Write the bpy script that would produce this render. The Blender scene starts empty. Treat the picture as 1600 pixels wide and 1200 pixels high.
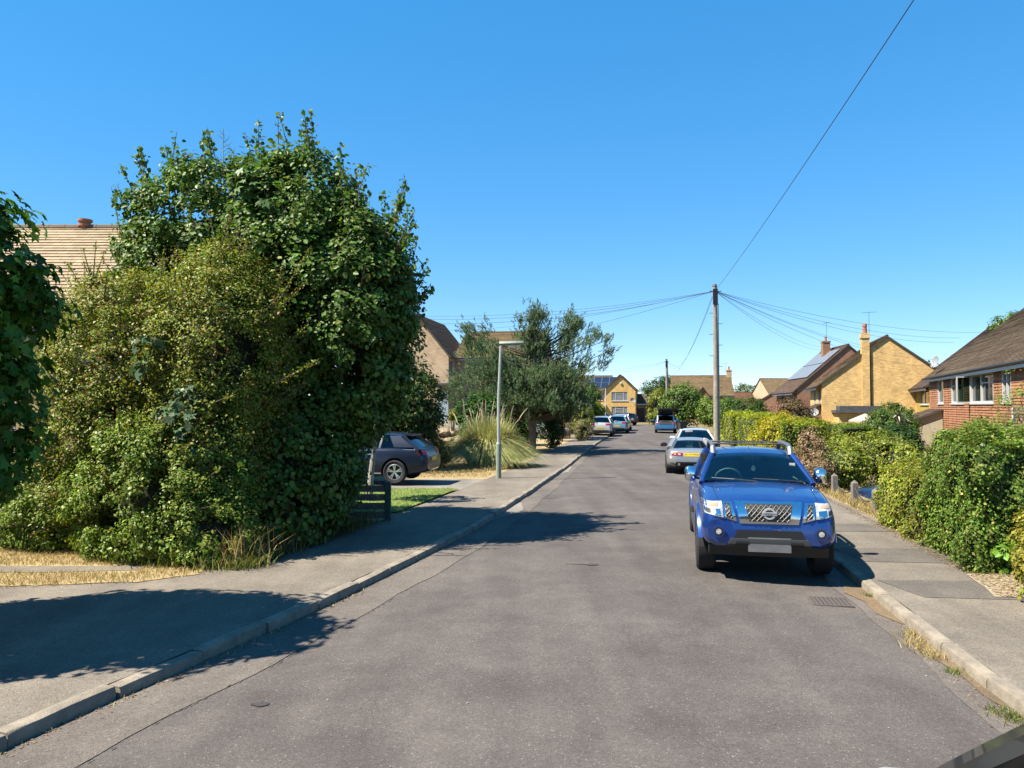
import bpy, bmesh, math, random
import numpy as np
from mathutils import Vector, Matrix
from mathutils.bvhtree import BVHTree

SC = bpy.context.scene
COL = SC.collection
# ------------------------------------------------------------------ camera, sky, sun, exposure
CAM_H = 2.26; F = 1202.0; PITCH = math.radians(1.62)
cam_d = bpy.data.cameras.new('camera'); cam = bpy.data.objects.new('camera', cam_d); COL.objects.link(cam)
cam_d.sensor_width = 36.0; cam_d.lens = F / 1600 * 36.0
cam_d.clip_start = 0.05; cam_d.clip_end = 6000
cam.location = (0, 0, CAM_H); cam.rotation_euler = (math.pi / 2 + PITCH, 0, 0)
SC.camera = cam

SUN_EL = math.radians(54); SUN_BACK = math.radians(16)
SDIR = Vector((-math.cos(SUN_BACK) * math.cos(SUN_EL), -math.sin(SUN_BACK) * math.cos(SUN_EL), math.sin(SUN_EL)))
world = bpy.data.worlds.new('World'); SC.world = world; world.use_nodes = True
wn = world.node_tree.nodes; wl = world.node_tree.links
bg = wn['Background']; sky = wn.new('ShaderNodeTexSky'); sky.sky_type = 'NISHITA'
sky.sun_disc = False; sky.sun_elevation = SUN_EL; sky.sun_rotation = math.atan2(SDIR.x, SDIR.y)
sky.altitude = 60; sky.air_density = 0.7; sky.dust_density = 0.0; sky.ozone_density = 4.5
gam = wn.new('ShaderNodeGamma'); gam.inputs[1].default_value = .47; hsv = wn.new('ShaderNodeHueSaturation'); hsv.inputs['Saturation'].default_value = 1.95; hsv.inputs['Value'].default_value = 2.1
wl.new(sky.outputs[0], gam.inputs[0]); wl.new(gam.outputs[0], hsv.inputs['Color']); wl.new(hsv.outputs[0], bg.inputs[0]); bg.inputs[1].default_value = 0.082  # the camera's own flat, vivid rendering of a clear sky
sun_d = bpy.data.lights.new('sun', 'SUN'); sun_d.energy = 4.9; sun_d.angle = math.radians(0.53); sun_d.color = (1.0, 0.93, 0.80)
sun = bpy.data.objects.new('sun', sun_d); COL.objects.link(sun)
sun.rotation_euler = (-SDIR).to_track_quat('-Z', 'Y').to_euler(); sun.location = (-20, -5, 40)
vs = SC.view_settings; vs.view_transform = 'Standard'; vs.look = 'None'; vs.exposure = 1.58; vs.gamma = 1.0; vs.use_curve_mapping = False
SC.cycles.max_bounces = 8; SC.cycles.transparent_max_bounces = 12; SC.cycles.caustics_reflective = False; SC.cycles.caustics_refractive = False

# ------------------------------------------------------------------ helpers
cP, sP = math.cos(PITCH), math.sin(PITCH)
def ray(u, v):
    dx, dz = (u - 800) / F, -(v - 600) / F
    return Vector((dx, cP - dz * sP, sP + dz * cP))
def G(u, v, z=0.0):
    d = ray(u, v); t = (z - CAM_H) / d.z
    return Vector((d.x * t, d.y * t, z))
def at(u, v, Y):
    d = ray(u, v); t = Y / d.y
    return Vector((d.x * t, Y, CAM_H + d.z * t))
def sstep(a, b, x):
    t = min(1, max(0, (x - a) / (b - a))); return t * t * (3 - 2 * t)

def tag(o, label=None, cat=None, group=None, kind=None):
    if label: o['label'] = label
    if cat: o['category'] = cat
    if group: o['group'] = group
    if kind: o['kind'] = kind
    return o
def empty(name, loc=(0, 0, 0), rz=0.0, label=None, cat=None, group=None, parent=None):
    o = bpy.data.objects.new(name, None); COL.objects.link(o); o.location = loc; o.rotation_euler = (0, 0, rz)
    o.empty_display_size = 0.1
    if parent: o.parent = parent
    return tag(o, label, cat, group)
def link_mesh(name, me, m, parent=None, smooth=False, angle=None):
    if m is not None and not me.materials: me.materials.append(m)
    o = bpy.data.objects.new(name, me); COL.objects.link(o)
    if parent: o.parent = parent
    if smooth:
        me.polygons.foreach_set('use_smooth', [True] * len(me.polygons))
        if angle: me.set_sharp_from_angle(angle=math.radians(angle))
    return o

class MB:
    def __init__(s): s.v = []; s.f = []; s.uv = []; s.hasuv = False
    def face(s, pts, uv=None):
        n = len(s.v); s.v += [tuple(p) for p in pts]; s.f.append(tuple(range(n, n + len(pts))))
        s.uv.append(uv); s.hasuv = s.hasuv or uv is not None
    def add(s, verts, faces):
        n = len(s.v); s.v += [tuple(p) for p in verts]
        for f in faces: s.f.append(tuple(i + n for i in f)); s.uv.append(None)
    def box(s, x0, x1, y0, y1, z0, z1, M=None):
        p = [(x, y, z) for x in (x0, x1) for y in (y0, y1) for z in (z0, z1)]
        if M is not None: p = [M @ Vector(q) for q in p]
        s.add(p, [(0, 1, 3, 2), (4, 6, 7, 5), (0, 4, 5, 1), (2, 3, 7, 6), (0, 2, 6, 4), (1, 5, 7, 3)])
        return s
    def bar(s, a, b, w, h, up=(0, 0, 1)):
        a, b = Vector(a), Vector(b); d = (b - a).normalized(); up = Vector(up)
        r = d.cross(up)
        if r.length < 1e-4: r = d.cross(Vector((1, 0, 0)))
        r.normalize(); u = r.cross(d)
        p = [q + r * (w / 2 * i) + u * (h / 2 * j) for q in (a, b) for i, j in ((-1, -1), (1, -1), (1, 1), (-1, 1))]
        s.add(p, [(3, 2, 1, 0), (4, 5, 6, 7), (0, 1, 5, 4), (1, 2, 6, 5), (2, 3, 7, 6), (3, 0, 4, 7)])
        return s
    def tube(s, path, rad, n=8, cap=True):
        path = [Vector(p) for p in path]
        if not hasattr(rad, '__len__'): rad = [rad] * len(path)
        rings = []; ref = None
        for i, p in enumerate(path):
            d = (path[min(i + 1, len(path) - 1)] - path[max(i - 1, 0)]).normalized()
            if ref is None: ref = Vector((1, 0, 0)) if abs(d.x) < .9 else Vector((0, 1, 0))
            a = (ref - d * ref.dot(d)).normalized(); b = d.cross(a); ref = a
            rings.append([p + (a * math.cos(2 * math.pi * k / n) + b * math.sin(2 * math.pi * k / n)) * rad[i] for k in range(n)])
        s.loft(rings, True, cap); return s
    def loft(s, rings, closed=True, cap=True):
        n = len(rings[0]); base = len(s.v); fs = []
        for r in rings: s.v += [tuple(p) for p in r]
        for i in range(len(rings) - 1):
            for k in range(n if closed else n - 1):
                k2 = (k + 1) % n
                fs.append((base + i * n + k, base + i * n + k2, base + (i + 1) * n + k2, base + (i + 1) * n + k))
        if cap and closed:
            fs.append(tuple(base + k for k in reversed(range(n)))); fs.append(tuple(base + (len(rings) - 1) * n + k for k in range(n)))
        s.f += fs; s.uv += [None] * len(fs); return s
    def lathe(s, prof, n=24, axis='z', c=(0, 0, 0)):
        rings = []
        for k in range(n):
            a = 2 * math.pi * k / n; ca, sa = math.cos(a), math.sin(a)
            if axis == 'z': rings.append([(c[0] + r * ca, c[1] + r * sa, c[2] + h) for r, h in prof])
            else: rings.append([(c[0] + r * ca, c[1] + h, c[2] + r * sa) for r, h in prof])
        rings.append(rings[0]); s.loft(rings, False, False); return s
    def prism(s, poly, z0, z1):
        n = len(poly); b = len(s.v)
        s.v += [(x, y, z0) for x, y in poly] + [(x, y, z1) for x, y in poly]
        fs = [tuple(b + i for i in reversed(range(n))), tuple(b + n + i for i in range(n))]
        fs += [(b + i, b + (i + 1) % n, b + n + (i + 1) % n, b + n + i) for i in range(n)]
        s.f += fs; s.uv += [None] * len(fs); return s
    def grid(s, P, thick=None):
        nu, nv = len(P), len(P[0]); b = len(s.v)
        for r in P: s.v += [tuple(p) for p in r]
        fs = [(b + i * nv + j, b + (i + 1) * nv + j, b + (i + 1) * nv + j + 1, b + i * nv + j + 1) for i in range(nu - 1) for j in range(nv - 1)]
        s.f += fs; s.uv += [None] * len(fs); return s
    def mesh(s, name):
        me = bpy.data.meshes.new(name); me.from_pydata(s.v, [], s.f)
        if s.hasuv:
            ul = me.uv_layers.new(name='UVMap'); k = 0; dat = []
            for f, uv in zip(s.f, s.uv):
                for j in range(len(f)): dat += list(uv[j]) if uv else [0, 0]
            ul.data.foreach_set('uv', dat)
        me.update(); return me
    def build(s, name, m, parent=None, smooth=False, angle=35):
        return link_mesh(name, s.mesh(name), m, parent, smooth, angle)

# ------------------------------------------------------------------ materials
MATS = {}; ALB = .54  # one grey-scale for every diffuse colour, so that the exposure can stay that of the photograph
def mat(name, col, rough=.8, var=.0, scale=6.0, bump=0.0, bscale=None, metal=0.0, coat=0.0, spec=.5, col2=None, coord='Object', detail=6):
    if name in MATS: return MATS[name]
    if metal < .8: col = tuple(x * ALB for x in col); col2 = tuple(x * ALB for x in col2) if col2 else None
    m = bpy.data.materials.new(name); m.use_nodes = True; nt = m.node_tree; N, L = nt.nodes, nt.links
    b = N['Principled BSDF']; b.inputs['Base Color'].default_value = (*col, 1); b.inputs['Roughness'].default_value = rough
    b.inputs['Metallic'].default_value = metal; b.inputs['Coat Weight'].default_value = coat; b.inputs['Specular IOR Level'].default_value = spec
    if var or col2 or bump:
        tc = N.new('ShaderNodeTexCoord')
        if var or col2:
            nz = N.new('ShaderNodeTexNoise'); nz.inputs['Scale'].default_value = scale; nz.inputs['Detail'].default_value = detail; nz.inputs['Roughness'].default_value = .65
            L.new(tc.outputs[coord], nz.inputs['Vector'])
            r = N.new('ShaderNodeValToRGB'); c2 = col2 or tuple(min(1, c * (1 + var)) for c in col); c1 = col if col2 else tuple(c * (1 - var) for c in col)
            r.color_ramp.elements[0].position = .3; r.color_ramp.elements[1].position = .7
            r.color_ramp.elements[0].color = (*c1, 1); r.color_ramp.elements[1].color = (*c2, 1)
            L.new(nz.outputs[0], r.inputs[0]); L.new(r.outputs[0], b.inputs['Base Color'])
        if bump:
            n2 = N.new('ShaderNodeTexNoise'); n2.inputs['Scale'].default_value = bscale or scale * 4; n2.inputs['Detail'].default_value = 4
            L.new(tc.outputs[coord], n2.inputs['Vector'])
            bp = N.new('ShaderNodeBump'); bp.inputs['Strength'].default_value = min(1, bump * 1.0); bp.inputs['Distance'].default_value = .02
            L.new(n2.outputs[0], bp.inputs['Height']); L.new(bp.outputs[0], b.inputs['Normal'])
    MATS[name] = m; return m

def asphalt(name, base, warm, speck=.5, stain=.35):
    base = tuple(x * ALB for x in base); warm = tuple(x * ALB for x in warm)
    m = bpy.data.materials.new(name); m.use_nodes = True; N, L = m.node_tree.nodes, m.node_tree.links
    b = N['Principled BSDF']; b.inputs['Roughness'].default_value = .92; b.inputs['Specular IOR Level'].default_value = .25
    tc = N.new('ShaderNodeTexCoord'); V = tc.outputs['Object']
    def noise(sc, det=5, ro=.6):
        n = N.new('ShaderNodeTexNoise'); n.inputs['Scale'].default_value = sc; n.inputs['Detail'].default_value = det; n.inputs['Roughness'].default_value = ro
        L.new(V, n.inputs['Vector']); return n.outputs[0]
    def ramp(i, p0, c0, p1, c1):
        r = N.new('ShaderNodeValToRGB'); e = r.color_ramp.elements; e[0].position = p0; e[1].position = p1; e[0].color = (*c0, 1); e[1].color = (*c1, 1)
        L.new(i, r.inputs[0]); return r.outputs[0]
    def mix(mode, fac, a, c):
        x = N.new('ShaderNodeMix'); x.data_type = 'RGBA'; x.blend_type = mode
        if isinstance(fac, float): x.inputs[0].default_value = fac
        else: L.new(fac, x.inputs[0])
        for s_, i in ((a, 6), (c, 7)):
            if isinstance(s_, tuple): x.inputs[i].default_value = (*s_, 1)
            else: L.new(s_, x.inputs[i])
        return x.outputs[2]
    c = ramp(noise(.35, 6, .6), .3, tuple(x * (1 - stain * .5) for x in base), .72, warm)
    c = mix('MULTIPLY', .75, c, ramp(noise(2.4, 8, .7), .25, (.72, .72, .72), .75, (1.2, 1.19, 1.17)))
    vo = N.new('ShaderNodeTexVoronoi'); vo.inputs['Scale'].default_value = 95; L.new(V, vo.inputs['Vector'])
    sp = N.new('ShaderNodeSeparateColor'); L.new(vo.outputs['Color'], sp.inputs[0])
    c = mix('MULTIPLY', speck, c, ramp(sp.outputs[0], .05, (.55, .54, .54), .95, (1.5, 1.48, 1.44)))
    c = mix('MIX', ramp(sp.outputs[1], .978, (0, 0, 0), .99, (.6, .6, .6)), c, (.20, .19, .175))
    mp = N.new('ShaderNodeMapping'); mp.inputs['Scale'].default_value = (1.6, .07, 1); mp.inputs['Rotation'].default_value = (0, 0, math.radians(11)); L.new(V, mp.inputs['Vector'])
    nt_ = N.new('ShaderNodeTexNoise'); nt_.inputs['Scale'].default_value = 1.0; nt_.inputs['Detail'].default_value = 4; L.new(mp.outputs[0], nt_.inputs['Vector'])
    c = mix('MULTIPLY', 1.0, c, ramp(nt_.outputs[0], .32, (.84, .84, .85), .66, (1.1, 1.1, 1.09)))
    vb = N.new('ShaderNodeTexVoronoi'); vb.inputs['Scale'].default_value = .8; L.new(V, vb.inputs['Vector']); sb_ = N.new('ShaderNodeSeparateColor'); L.new(vb.outputs['Color'], sb_.inputs[0])
    c = mix('MULTIPLY', .6, c, ramp(noise(.9, 3, .5), .40, (.86, .86, .87), .5, (1.04, 1.04, 1.03)))
    # dark oil drips
    c = mix('MULTIPLY', 1.0, c, ramp(noise(1.1, 9, .75), .24, (.62, .62, .63), .36, (1, 1, 1)))
    L.new(c, b.inputs['Base Color'])
    bp = N.new('ShaderNodeBump'); bp.inputs['Strength'].default_value = .55; bp.inputs['Distance'].default_value = .008
    L.new(vo.outputs['Distance'], bp.inputs['Height']); L.new(bp.outputs[0], b.inputs['Normal'])
    return m

def brick(name, c1, c2, mortar, bw=.225, bh=.075, bump=.35, ms=.012, var=.25, offset=.5):
    c1, c2, mortar = [tuple(x * ALB for x in q) for q in (c1, c2, mortar)]
    m = bpy.data.materials.new(name); m.use_nodes = True; N, L = m.node_tree.nodes, m.node_tree.links
    b = N['Principled BSDF']; b.inputs['Roughness'].default_value = .9; b.inputs['Specular IOR Level'].default_value = .25
    tc = N.new('ShaderNodeTexCoord'); br = N.new('ShaderNodeTexBrick')
    br.inputs['Scale'].default_value = 1; br.inputs['Brick Width'].default_value = bw; br.inputs['Row Height'].default_value = bh
    br.inputs['Mortar Size'].default_value = ms; br.inputs['Mortar Smooth'].default_value = .2; br.inputs['Bias'].default_value = -.1; br.offset = offset
    br.inputs['Color1'].default_value = (*c1, 1); br.inputs['Color2'].default_value = (*c2, 1); br.inputs['Mortar'].default_value = (*mortar, 1)
    L.new(tc.outputs['UV'], br.inputs['Vector'])
    nz = N.new('ShaderNodeTexNoise'); nz.inputs['Scale'].default_value = 1.3; nz.inputs['Detail'].default_value = 8; nz.inputs['Roughness'].default_value = .7; L.new(tc.outputs['Object'], nz.inputs['Vector'])
    r = N.new('ShaderNodeValToRGB'); r.color_ramp.elements[0].position = .3; r.color_ramp.elements[1].position = .7
    r.color_ramp.elements[0].color = (1 - var, 1 - var, 1 - var, 1); r.color_ramp.elements[1].color = (1 + var * .6,) * 3 + (1,)
    L.new(nz.outputs[0], r.inputs[0])
    x = N.new('ShaderNodeMix'); x.data_type = 'RGBA'; x.blend_type = 'MULTIPLY'; x.inputs[0].default_value = 1
    L.new(br.outputs[0], x.inputs[6]); L.new(r.outputs[0], x.inputs[7]); L.new(x.outputs[2], b.inputs['Base Color'])
    bp = N.new('ShaderNodeBump'); bp.inputs['Strength'].default_value = bump; bp.inputs['Distance'].default_value = .01; bp.invert = True
    L.new(br.outputs['Fac'], bp.inputs['Height']); L.new(bp.outputs[0], b.inputs['Normal'])
    return m

def leafmat(name, gloss=.5, trans=.3):
    m = bpy.data.materials.new(name); m.use_nodes = True; N, L = m.node_tree.nodes, m.node_tree.links
    b = N['Principled BSDF']; b.inputs['Roughness'].default_value = gloss; b.inputs['Specular IOR Level'].default_value = .14
    a = N.new('ShaderNodeAttribute'); a.attribute_name = 'tint'; L.new(a.outputs['Color'], b.inputs['Base Color'])
    t = N.new('ShaderNodeBsdfTranslucent'); hs = N.new('ShaderNodeHueSaturation'); hs.inputs['Saturation'].default_value = 1.15; hs.inputs['Value'].default_value = 1.4; hs.inputs['Hue'].default_value = .485
    L.new(a.outputs['Color'], hs.inputs['Color']); L.new(hs.outputs[0], t.inputs[0])
    mx = N.new('ShaderNodeMixShader'); mx.inputs[0].default_value = trans
    L.new(b.outputs[0], mx.inputs[1]); L.new(t.outputs[0], mx.inputs[2]); L.new(mx.outputs[0], N['Material Output'].inputs[0])
    return m

def glassmat(name, tint, op=.35):
    m = bpy.data.materials.new(name); m.use_nodes = True; N, L = m.node_tree.nodes, m.node_tree.links
    N.remove(N['Principled BSDF'])
    tr = N.new('ShaderNodeBsdfTransparent'); tr.inputs[0].default_value = (*tint, 1)
    gl = N.new('ShaderNodeBsdfGlossy'); gl.inputs['Roughness'].default_value = .02; gl.inputs[0].default_value = (.95, .97, 1, 1)
    lw = N.new('ShaderNodeLayerWeight'); lw.inputs[0].default_value = .5; pw = N.new('ShaderNodeMath'); pw.operation = 'POWER'; pw.inputs[1].default_value = 4.5; L.new(lw.outputs['Facing'], pw.inputs[0])
    fr = N.new('ShaderNodeMath'); fr.operation = 'MULTIPLY_ADD'; fr.inputs[1].default_value = .93; fr.inputs[2].default_value = .05; L.new(pw.outputs[0], fr.inputs[0])
    mx = N.new('ShaderNodeMixShader'); L.new(fr.outputs[0], mx.inputs[0]); L.new(tr.outputs[0], mx.inputs[1]); L.new(gl.outputs[0], mx.inputs[2])
    L.new(mx.outputs[0], N['Material Output'].inputs[0]); return m

M_ROAD = asphalt('road_asphalt', (.154, .134, .125), (.184, .161, .149), .5, .45)
M_ROADEDGE = asphalt('road_edge_asphalt', (.195, .168, .150), (.225, .195, .172), .55)
M_PAVE = asphalt('pavement_asphalt', (.262, .226, .186), (.315, .272, .222), .55)
M_PATCH = asphalt('patch_asphalt', (.185, .165, .145), (.215, .19, .165), .5)
M_DRIVE = asphalt('drive_concrete', (.33, .30, .26), (.40, .36, .31), .3)
M_KERB = mat('kerb_concrete', (.34, .285, .215), .9, .34, 5, .4, 60)
M_SILT = asphalt('gutter_silt', (.20, .155, .11), (.30, .21, .12), .6)
M_DRY = mat('dry_ground', (.42, .30, .13), .95, 0, 3.0, .5, 30, col2=(.55, .42, .2))
M_SOIL = mat('soil', (.10, .07, .045), .95, .35, 8, .6, 40)
M_TERR = mat('terrain_ground', (.30, .225, .10), .95, 0, .6, .4, 20, col2=(.20, .19, .07))
M_LAWN = mat('lawn_green', (.20, .28, .05), .9, .25, 3)
M_GRAVEL = mat('gravel_tan', (.5, .4, .26), .9, .3, 40, 1, 60)
M_BLADE = leafmat('blade', .6, .25)
M_LEAF = leafmat('leaf', .42, .28)
M_LEAFM = leafmat('leaf_matt', .6, .25)
M_BARK = mat('bark', (.16, .115, .08), .95, .35, 14, .8, 40)
M_BARKP = mat('bark_pale', (.42, .38, .32), .9, .35, 10, .5, 40)
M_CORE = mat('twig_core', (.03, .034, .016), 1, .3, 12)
M_WHITE = mat('white_paint', (.78, .78, .76), .45, .05, 5)
M_GLASSW = mat('window_glass', (.035, .042, .05), .06, spec=.9)
M_GLASSN = mat('window_net', (.30, .31, .32), .25, .25, 4, spec=.7)
M_BLACK = mat('black_plastic', (.018, .018, .02), .5)
M_RUB = mat('tyre_rubber', (.022, .022, .023), .85, .2, 30)
M_CHROME = mat('chrome', (.78, .79, .8), .12, metal=1)
M_ALLOY = mat('alloy', (.55, .56, .58), .3, metal=.9)
M_DKGREY = mat('dark_grey_plastic', (.055, .057, .06), .6)
M_LAMPR = mat('red_lens', (.45, .015, .02), .15, spec=.7)
M_LAMPC = mat('clear_lens', (.62, .64, .66), .08, .6, 22, spec=.9, coat=1)
M_AMBER = mat('amber_lens', (.75, .42, .22), .15, spec=.7)
M_YPLATE = mat('plate_yellow', (.85, .62, .03), .4)
M_GPLATE = mat('plate_grey', (.22, .215, .22), .5, .25, 3)
M_INT = mat('car_interior', (.03, .03, .033), .8)
M_SEAT = mat('seat_grey', (.10, .10, .105), .9)
M_CGLASS = glassmat('car_glass', (.30, .40, .36))
M_CGLASSD = glassmat('car_glass_dark', (.10, .14, .15))
M_STEEL = mat('galvanised', (.66, .68, .62), .45, .12, 5, metal=.25)
M_GREENP = mat('green_grey_paint', (.34, .42, .33), .5, .15, 6)
M_POLE = mat('pole_wood', (.40, .35, .29), .9, .3, 5, .5, 30)
M_WOODG = mat('grey_wood', (.24, .21, .18), .9, .3, 8, .5, 40)
M_GREENW = mat('green_wood', (.035, .10, .075), .6, .25, 8)
M_WIRE = mat('wire_black', (.03, .03, .032), .6)
M_DISH = mat('dish_grey', (.42, .43, .44), .5)
M_TERRAC = mat('terracotta', (.52, .20, .10), .8, .15, 8)

# ------------------------------------------------------------------ road lines and ground profile
KL = [(-6, -5.6), (-1, -4.75), (2, -4.1), (5.07, -3.37), (6.23, -2.95), (8.2, -2.25), (10, -1.72), (13.86, -.69), (19.97, .48), (27, 1.66), (34.8, 2.98), (48.5, 5.6), (60, 7.8), (80, 11.3), (92, 13.2)]
KR = [(-6, 2.6), (-1, 3.0), (2, 3.3), (5.53, 3.68), (6.53, 3.82), (7.74, 4.02), (10.2, 4.42), (15, 5.3), (26, 7.2), (34.8, 8.8), (48.5, 11.3), (60, 13.4), (80, 17.0), (92, 18.4)]
def dens(P):
    y = np.array([p[0] for p in P]); x = np.array([p[1] for p in P]); yy = np.arange(y[0], y[-1], .25); xx = np.interp(yy, y, x)
    k = np.ones(9) / 9; xp = np.concatenate([xx[:1].repeat(4) + (xx[1] - xx[0]) * np.arange(-4, 0), xx, xx[-1:].repeat(4) + (xx[-1] - xx[-2]) * np.arange(1, 5)])
    return yy, np.convolve(xp, k, 'valid')
_ly, _lx = dens(KL); _ry, _rx = dens(KR)
def kl(y): return float(np.interp(y, _ly, _lx))
def kr(y): return float(np.interp(y, _ry, _rx))
def rz(y): return -.16 * math.exp(-((y - 32) / 9.5) ** 2)
UP = .10; PW = 1.9
def terr(x, y):
    z0 = rz(y)
    dl, dr = kl(y) - x, x - kr(y)
    if y > 91.5: return z0 - .1 + .2 * sstep(91.5, 93, y) - .0
    if dl > 0:
        z = -.14 + .225 * sstep(.5, 1.7, dl)
        z += 1.15 * sstep(4.5, 13, dl) * sstep(27, 44, y)
    elif dr > 0:
        z = -.14 + .225 * sstep(.5, 1.6, dr)
        z -= 1.0 * sstep(1.9, 4.6, dr) * sstep(4, 14, y)
    else: z = -.14
    return z0 + z
def gz(x, y):
    dl, dr = kl(y) - x, x - kr(y)
    if dl <= 0 and dr <= 0: return rz(y)
    if (0 < dl < PW) or (0 < dr < 1.75): return rz(y) + UP
    return terr(x, y)
# ------------------------------------------------------------------ setting: terrain, road, pavements, kerbs
def axis_vals(segs):
    out = []
    for a, b, s in segs: out += list(np.arange(a, b, s))
    return out + [segs[-1][1]]
xs = axis_vals([(-900, -100, 100), (-100, -24, 6), (-24, 34, .6), (34, 100, 6), (100, 900, 100)])
ys = axis_vals([(-300, -20, 40), (-20, -2, 3), (-2, 60, .6), (60, 96, 1.5), (96, 160, 8), (160, 1400, 120)])
tb = MB(); tb.grid([[(x, y, terr(x, y)) for y in ys] for x in xs])
tag(tb.build('ground', M_TERR, None, True), kind='structure')

rb = MB(); yr = list(np.arange(-6, 92, .5)) + [92]
P = []
for y in yr:
    a, b = kl(y), kr(y); P.append([(a + (b - a) * t, y, rz(y) + .05 * (1 - (2 * t - 1) ** 2) - .0) for t in np.linspace(0, 1, 9)])
# turning head at the end
P += [[(11.5 + 8.5 * t, y, rz(y) + .01) for t in np.linspace(0, 1, 9)] for y in (92.4, 94.5)]
rb.grid(P); tag(rb.build('road', M_ROAD, None, True), kind='structure')
def roadz(x, y):
    a, b = kl(y), kr(y); t = (x - a) / (b - a); return rz(y) + .05 * (1 - (2 * t - 1) ** 2)

def strip(name, m, y0, y1, fa, fb, fz, step=.5, kind='structure', n=3):
    mb = MB(); mb.grid([[((fa(y) + (fb(y) - fa(y)) * t), y, fz(fa(y) + (fb(y) - fa(y)) * t, y)) for t in np.linspace(0, 1, n)] for y in np.append(np.arange(y0, y1, step), y1)])
    return tag(mb.build(name, m, None, True), kind=kind)
_rn = random.Random(5); wob = [.03 * math.sin(i * .31) + .02 * math.sin(i * .83 + 1) + _rn.uniform(-.008, .008) for i in range(2000)]
strip('road_edge_strip', M_ROADEDGE, -2, 40, lambda y: kl(y) + .0, lambda y: kl(y) + .75 - .012 * y + wob[int(y * 4) + 20], lambda x, y: roadz(x, y) + .005, .25)
strip('road_edge_strip', M_ROADEDGE, -2, 26, lambda y: kr(y) - .30 + wob[int(y * 4) + 200] * 1.2, lambda y: kr(y), lambda x, y: roadz(x, y) + .005, .25)
strip('pavement_left', M_PAVE, 10.7, 92, lambda y: kl(y) - PW, lambda y: kl(y) - .125, lambda x, y: rz(y) + UP - .004)
strip('pavement_left', M_PAVE, -6, 10.7, lambda y: -14.0, lambda y: kl(y) - .125, lambda x, y: rz(y) + UP - .004, n=9)
strip('pavement_right', M_PAVE, -6, 92, lambda y: kr(y) + .125, lambda y: kr(y) + 1.75, lambda x, y: rz(y) + UP - .004)
strip('driveway', M_DRIVE, 20.2, 23.6, lambda y: -14, lambda y: kl(y) - PW + .02, lambda x, y: rz(y) + UP - .002, n=12)
# tarmac repairs let into the pavement on the right
def sheet(name, m, pts, z, kind='structure'):
    mb = MB(); mb.face([(x, y, (z(x, y) if callable(z) else z)) for x, y in pts]); return tag(mb.build(name, m), kind=kind)
def gpts(px, z=.0): return [tuple(G(u, v, z)[:2]) for u, v in px]
zp = lambda x, y: rz(y) + UP + .001
sheet('pavement_patch', M_PATCH, [(kr(10.9) + .35, 10.75), (kr(10.9) + 1.72, 10.6), (kr(11.7) + 1.72, 11.7), (kr(11.7) + .05 + .1, 11.75)], zp)
sheet('pavement_patch', M_PATCH, [(kr(8.9) + .45, 8.75), (kr(8.9) + 1.72, 8.6), (kr(9.6) + 1.72, 9.55), (kr(9.6) + .2, 9.6)], zp)
sheet('pavement_patch', M_PATCH, [(kr(13.5) + .2, 13.3), (kr(13.5) + 1.7, 13.3), (kr(14.2) + 1.7, 14.2), (kr(14.2) + .2, 14.2)], zp)
# sandy silt lying in the right gutter
sheet('gutter_silt', M_SILT, [(kr(y) - w * .8, y) for y, w in ((8.0, .05), (8.4, .24), (8.9, .2), (9.3, .36), (9.9, .18), (10.1, .02))] + [(kr(10.1) - .003, 10.1), (kr(8) - .003, 8.0)], lambda x, y: roadz(x, y) + .012)
sheet('gutter_silt', M_SILT, [(kr(y) - w * .6, y) for y, w in ((5.6, .03), (6.0, .16), (6.5, .12), (7.0, .25), (7.5, .17), (7.9, .02))] + [(kr(7.9) - .003, 7.9), (kr(5.6) - .003, 5.6)], lambda x, y: roadz(x, y) + .012)
for y0, y1, w in ((15.2, 18.3, .5), (26, 31, .3)):
    yy = list(np.linspace(y0, y1, 9)); sheet('gutter_silt', M_SILT if y0 < 12 else M_DRIVE, [(kl(y) + w * math.sin(math.pi * (y - y0) / (y1 - y0)) * (.7 + 4 * wob[int(y * 9)]) + .01, y) for y in yy] + [(kl(y) + .003, y) for y in reversed(yy)], lambda x, y: roadz(x, y) + .011)

def kerb(name, fx, side, y0, y1, seed):
    root = tag(empty(name), kind='structure'); r = random.Random(seed); y = y0; L = .915
    meshes = []
    for k in range(6):
        b = MB(); w = .125; h = .27; c = .018; l = L - .014
        prof = [(0, -.15), (0, UP - .03), (c * .6, UP - .006), (c * 1.6, UP), (w, UP), (w, -.15)]
        rings = []
        for t in (0, .012, .25, .5, .75, l - .012, l):
            j = .006 if t in (0, l) else 0
            dz = r.uniform(-.005, .005)
            rings.append([(p[0] + (j if p[0] < .02 else 0) + r.uniform(-.002, .002), t, p[1] - j + dz * (p[1] > 0)) for p in prof])
        b.loft(rings); meshes.append(b.mesh('kerb_stone')); meshes[-1].materials.append(M_KERB)
        meshes[-1].polygons.foreach_set('use_smooth', [True] * len(meshes[-1].polygons)); meshes[-1].set_sharp_from_angle(angle=math.radians(40))
    while y < y1:
        x = fx(y); a = math.atan2(fx(y + .9) - x, .9)
        o = bpy.data.objects.new('kerb_stone', r.choice(meshes)); COL.objects.link(o); o.parent = root
        s = 1 if side > 0 else -1
        if s < 0: o.scale = (-1, 1, 1)
        o.location = (x + r.uniform(-.012, .012), y, rz(y) + r.uniform(-.012, .008)); o.rotation_euler = (r.uniform(-.008, .008), 0, -a + r.uniform(-.012, .012))
        y += L * math.cos(a)
kerb('kerb_left', kl, -1, -2, 91.5, 1); kerb('kerb_right', kr, 1, -2, 91.5, 2)

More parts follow.
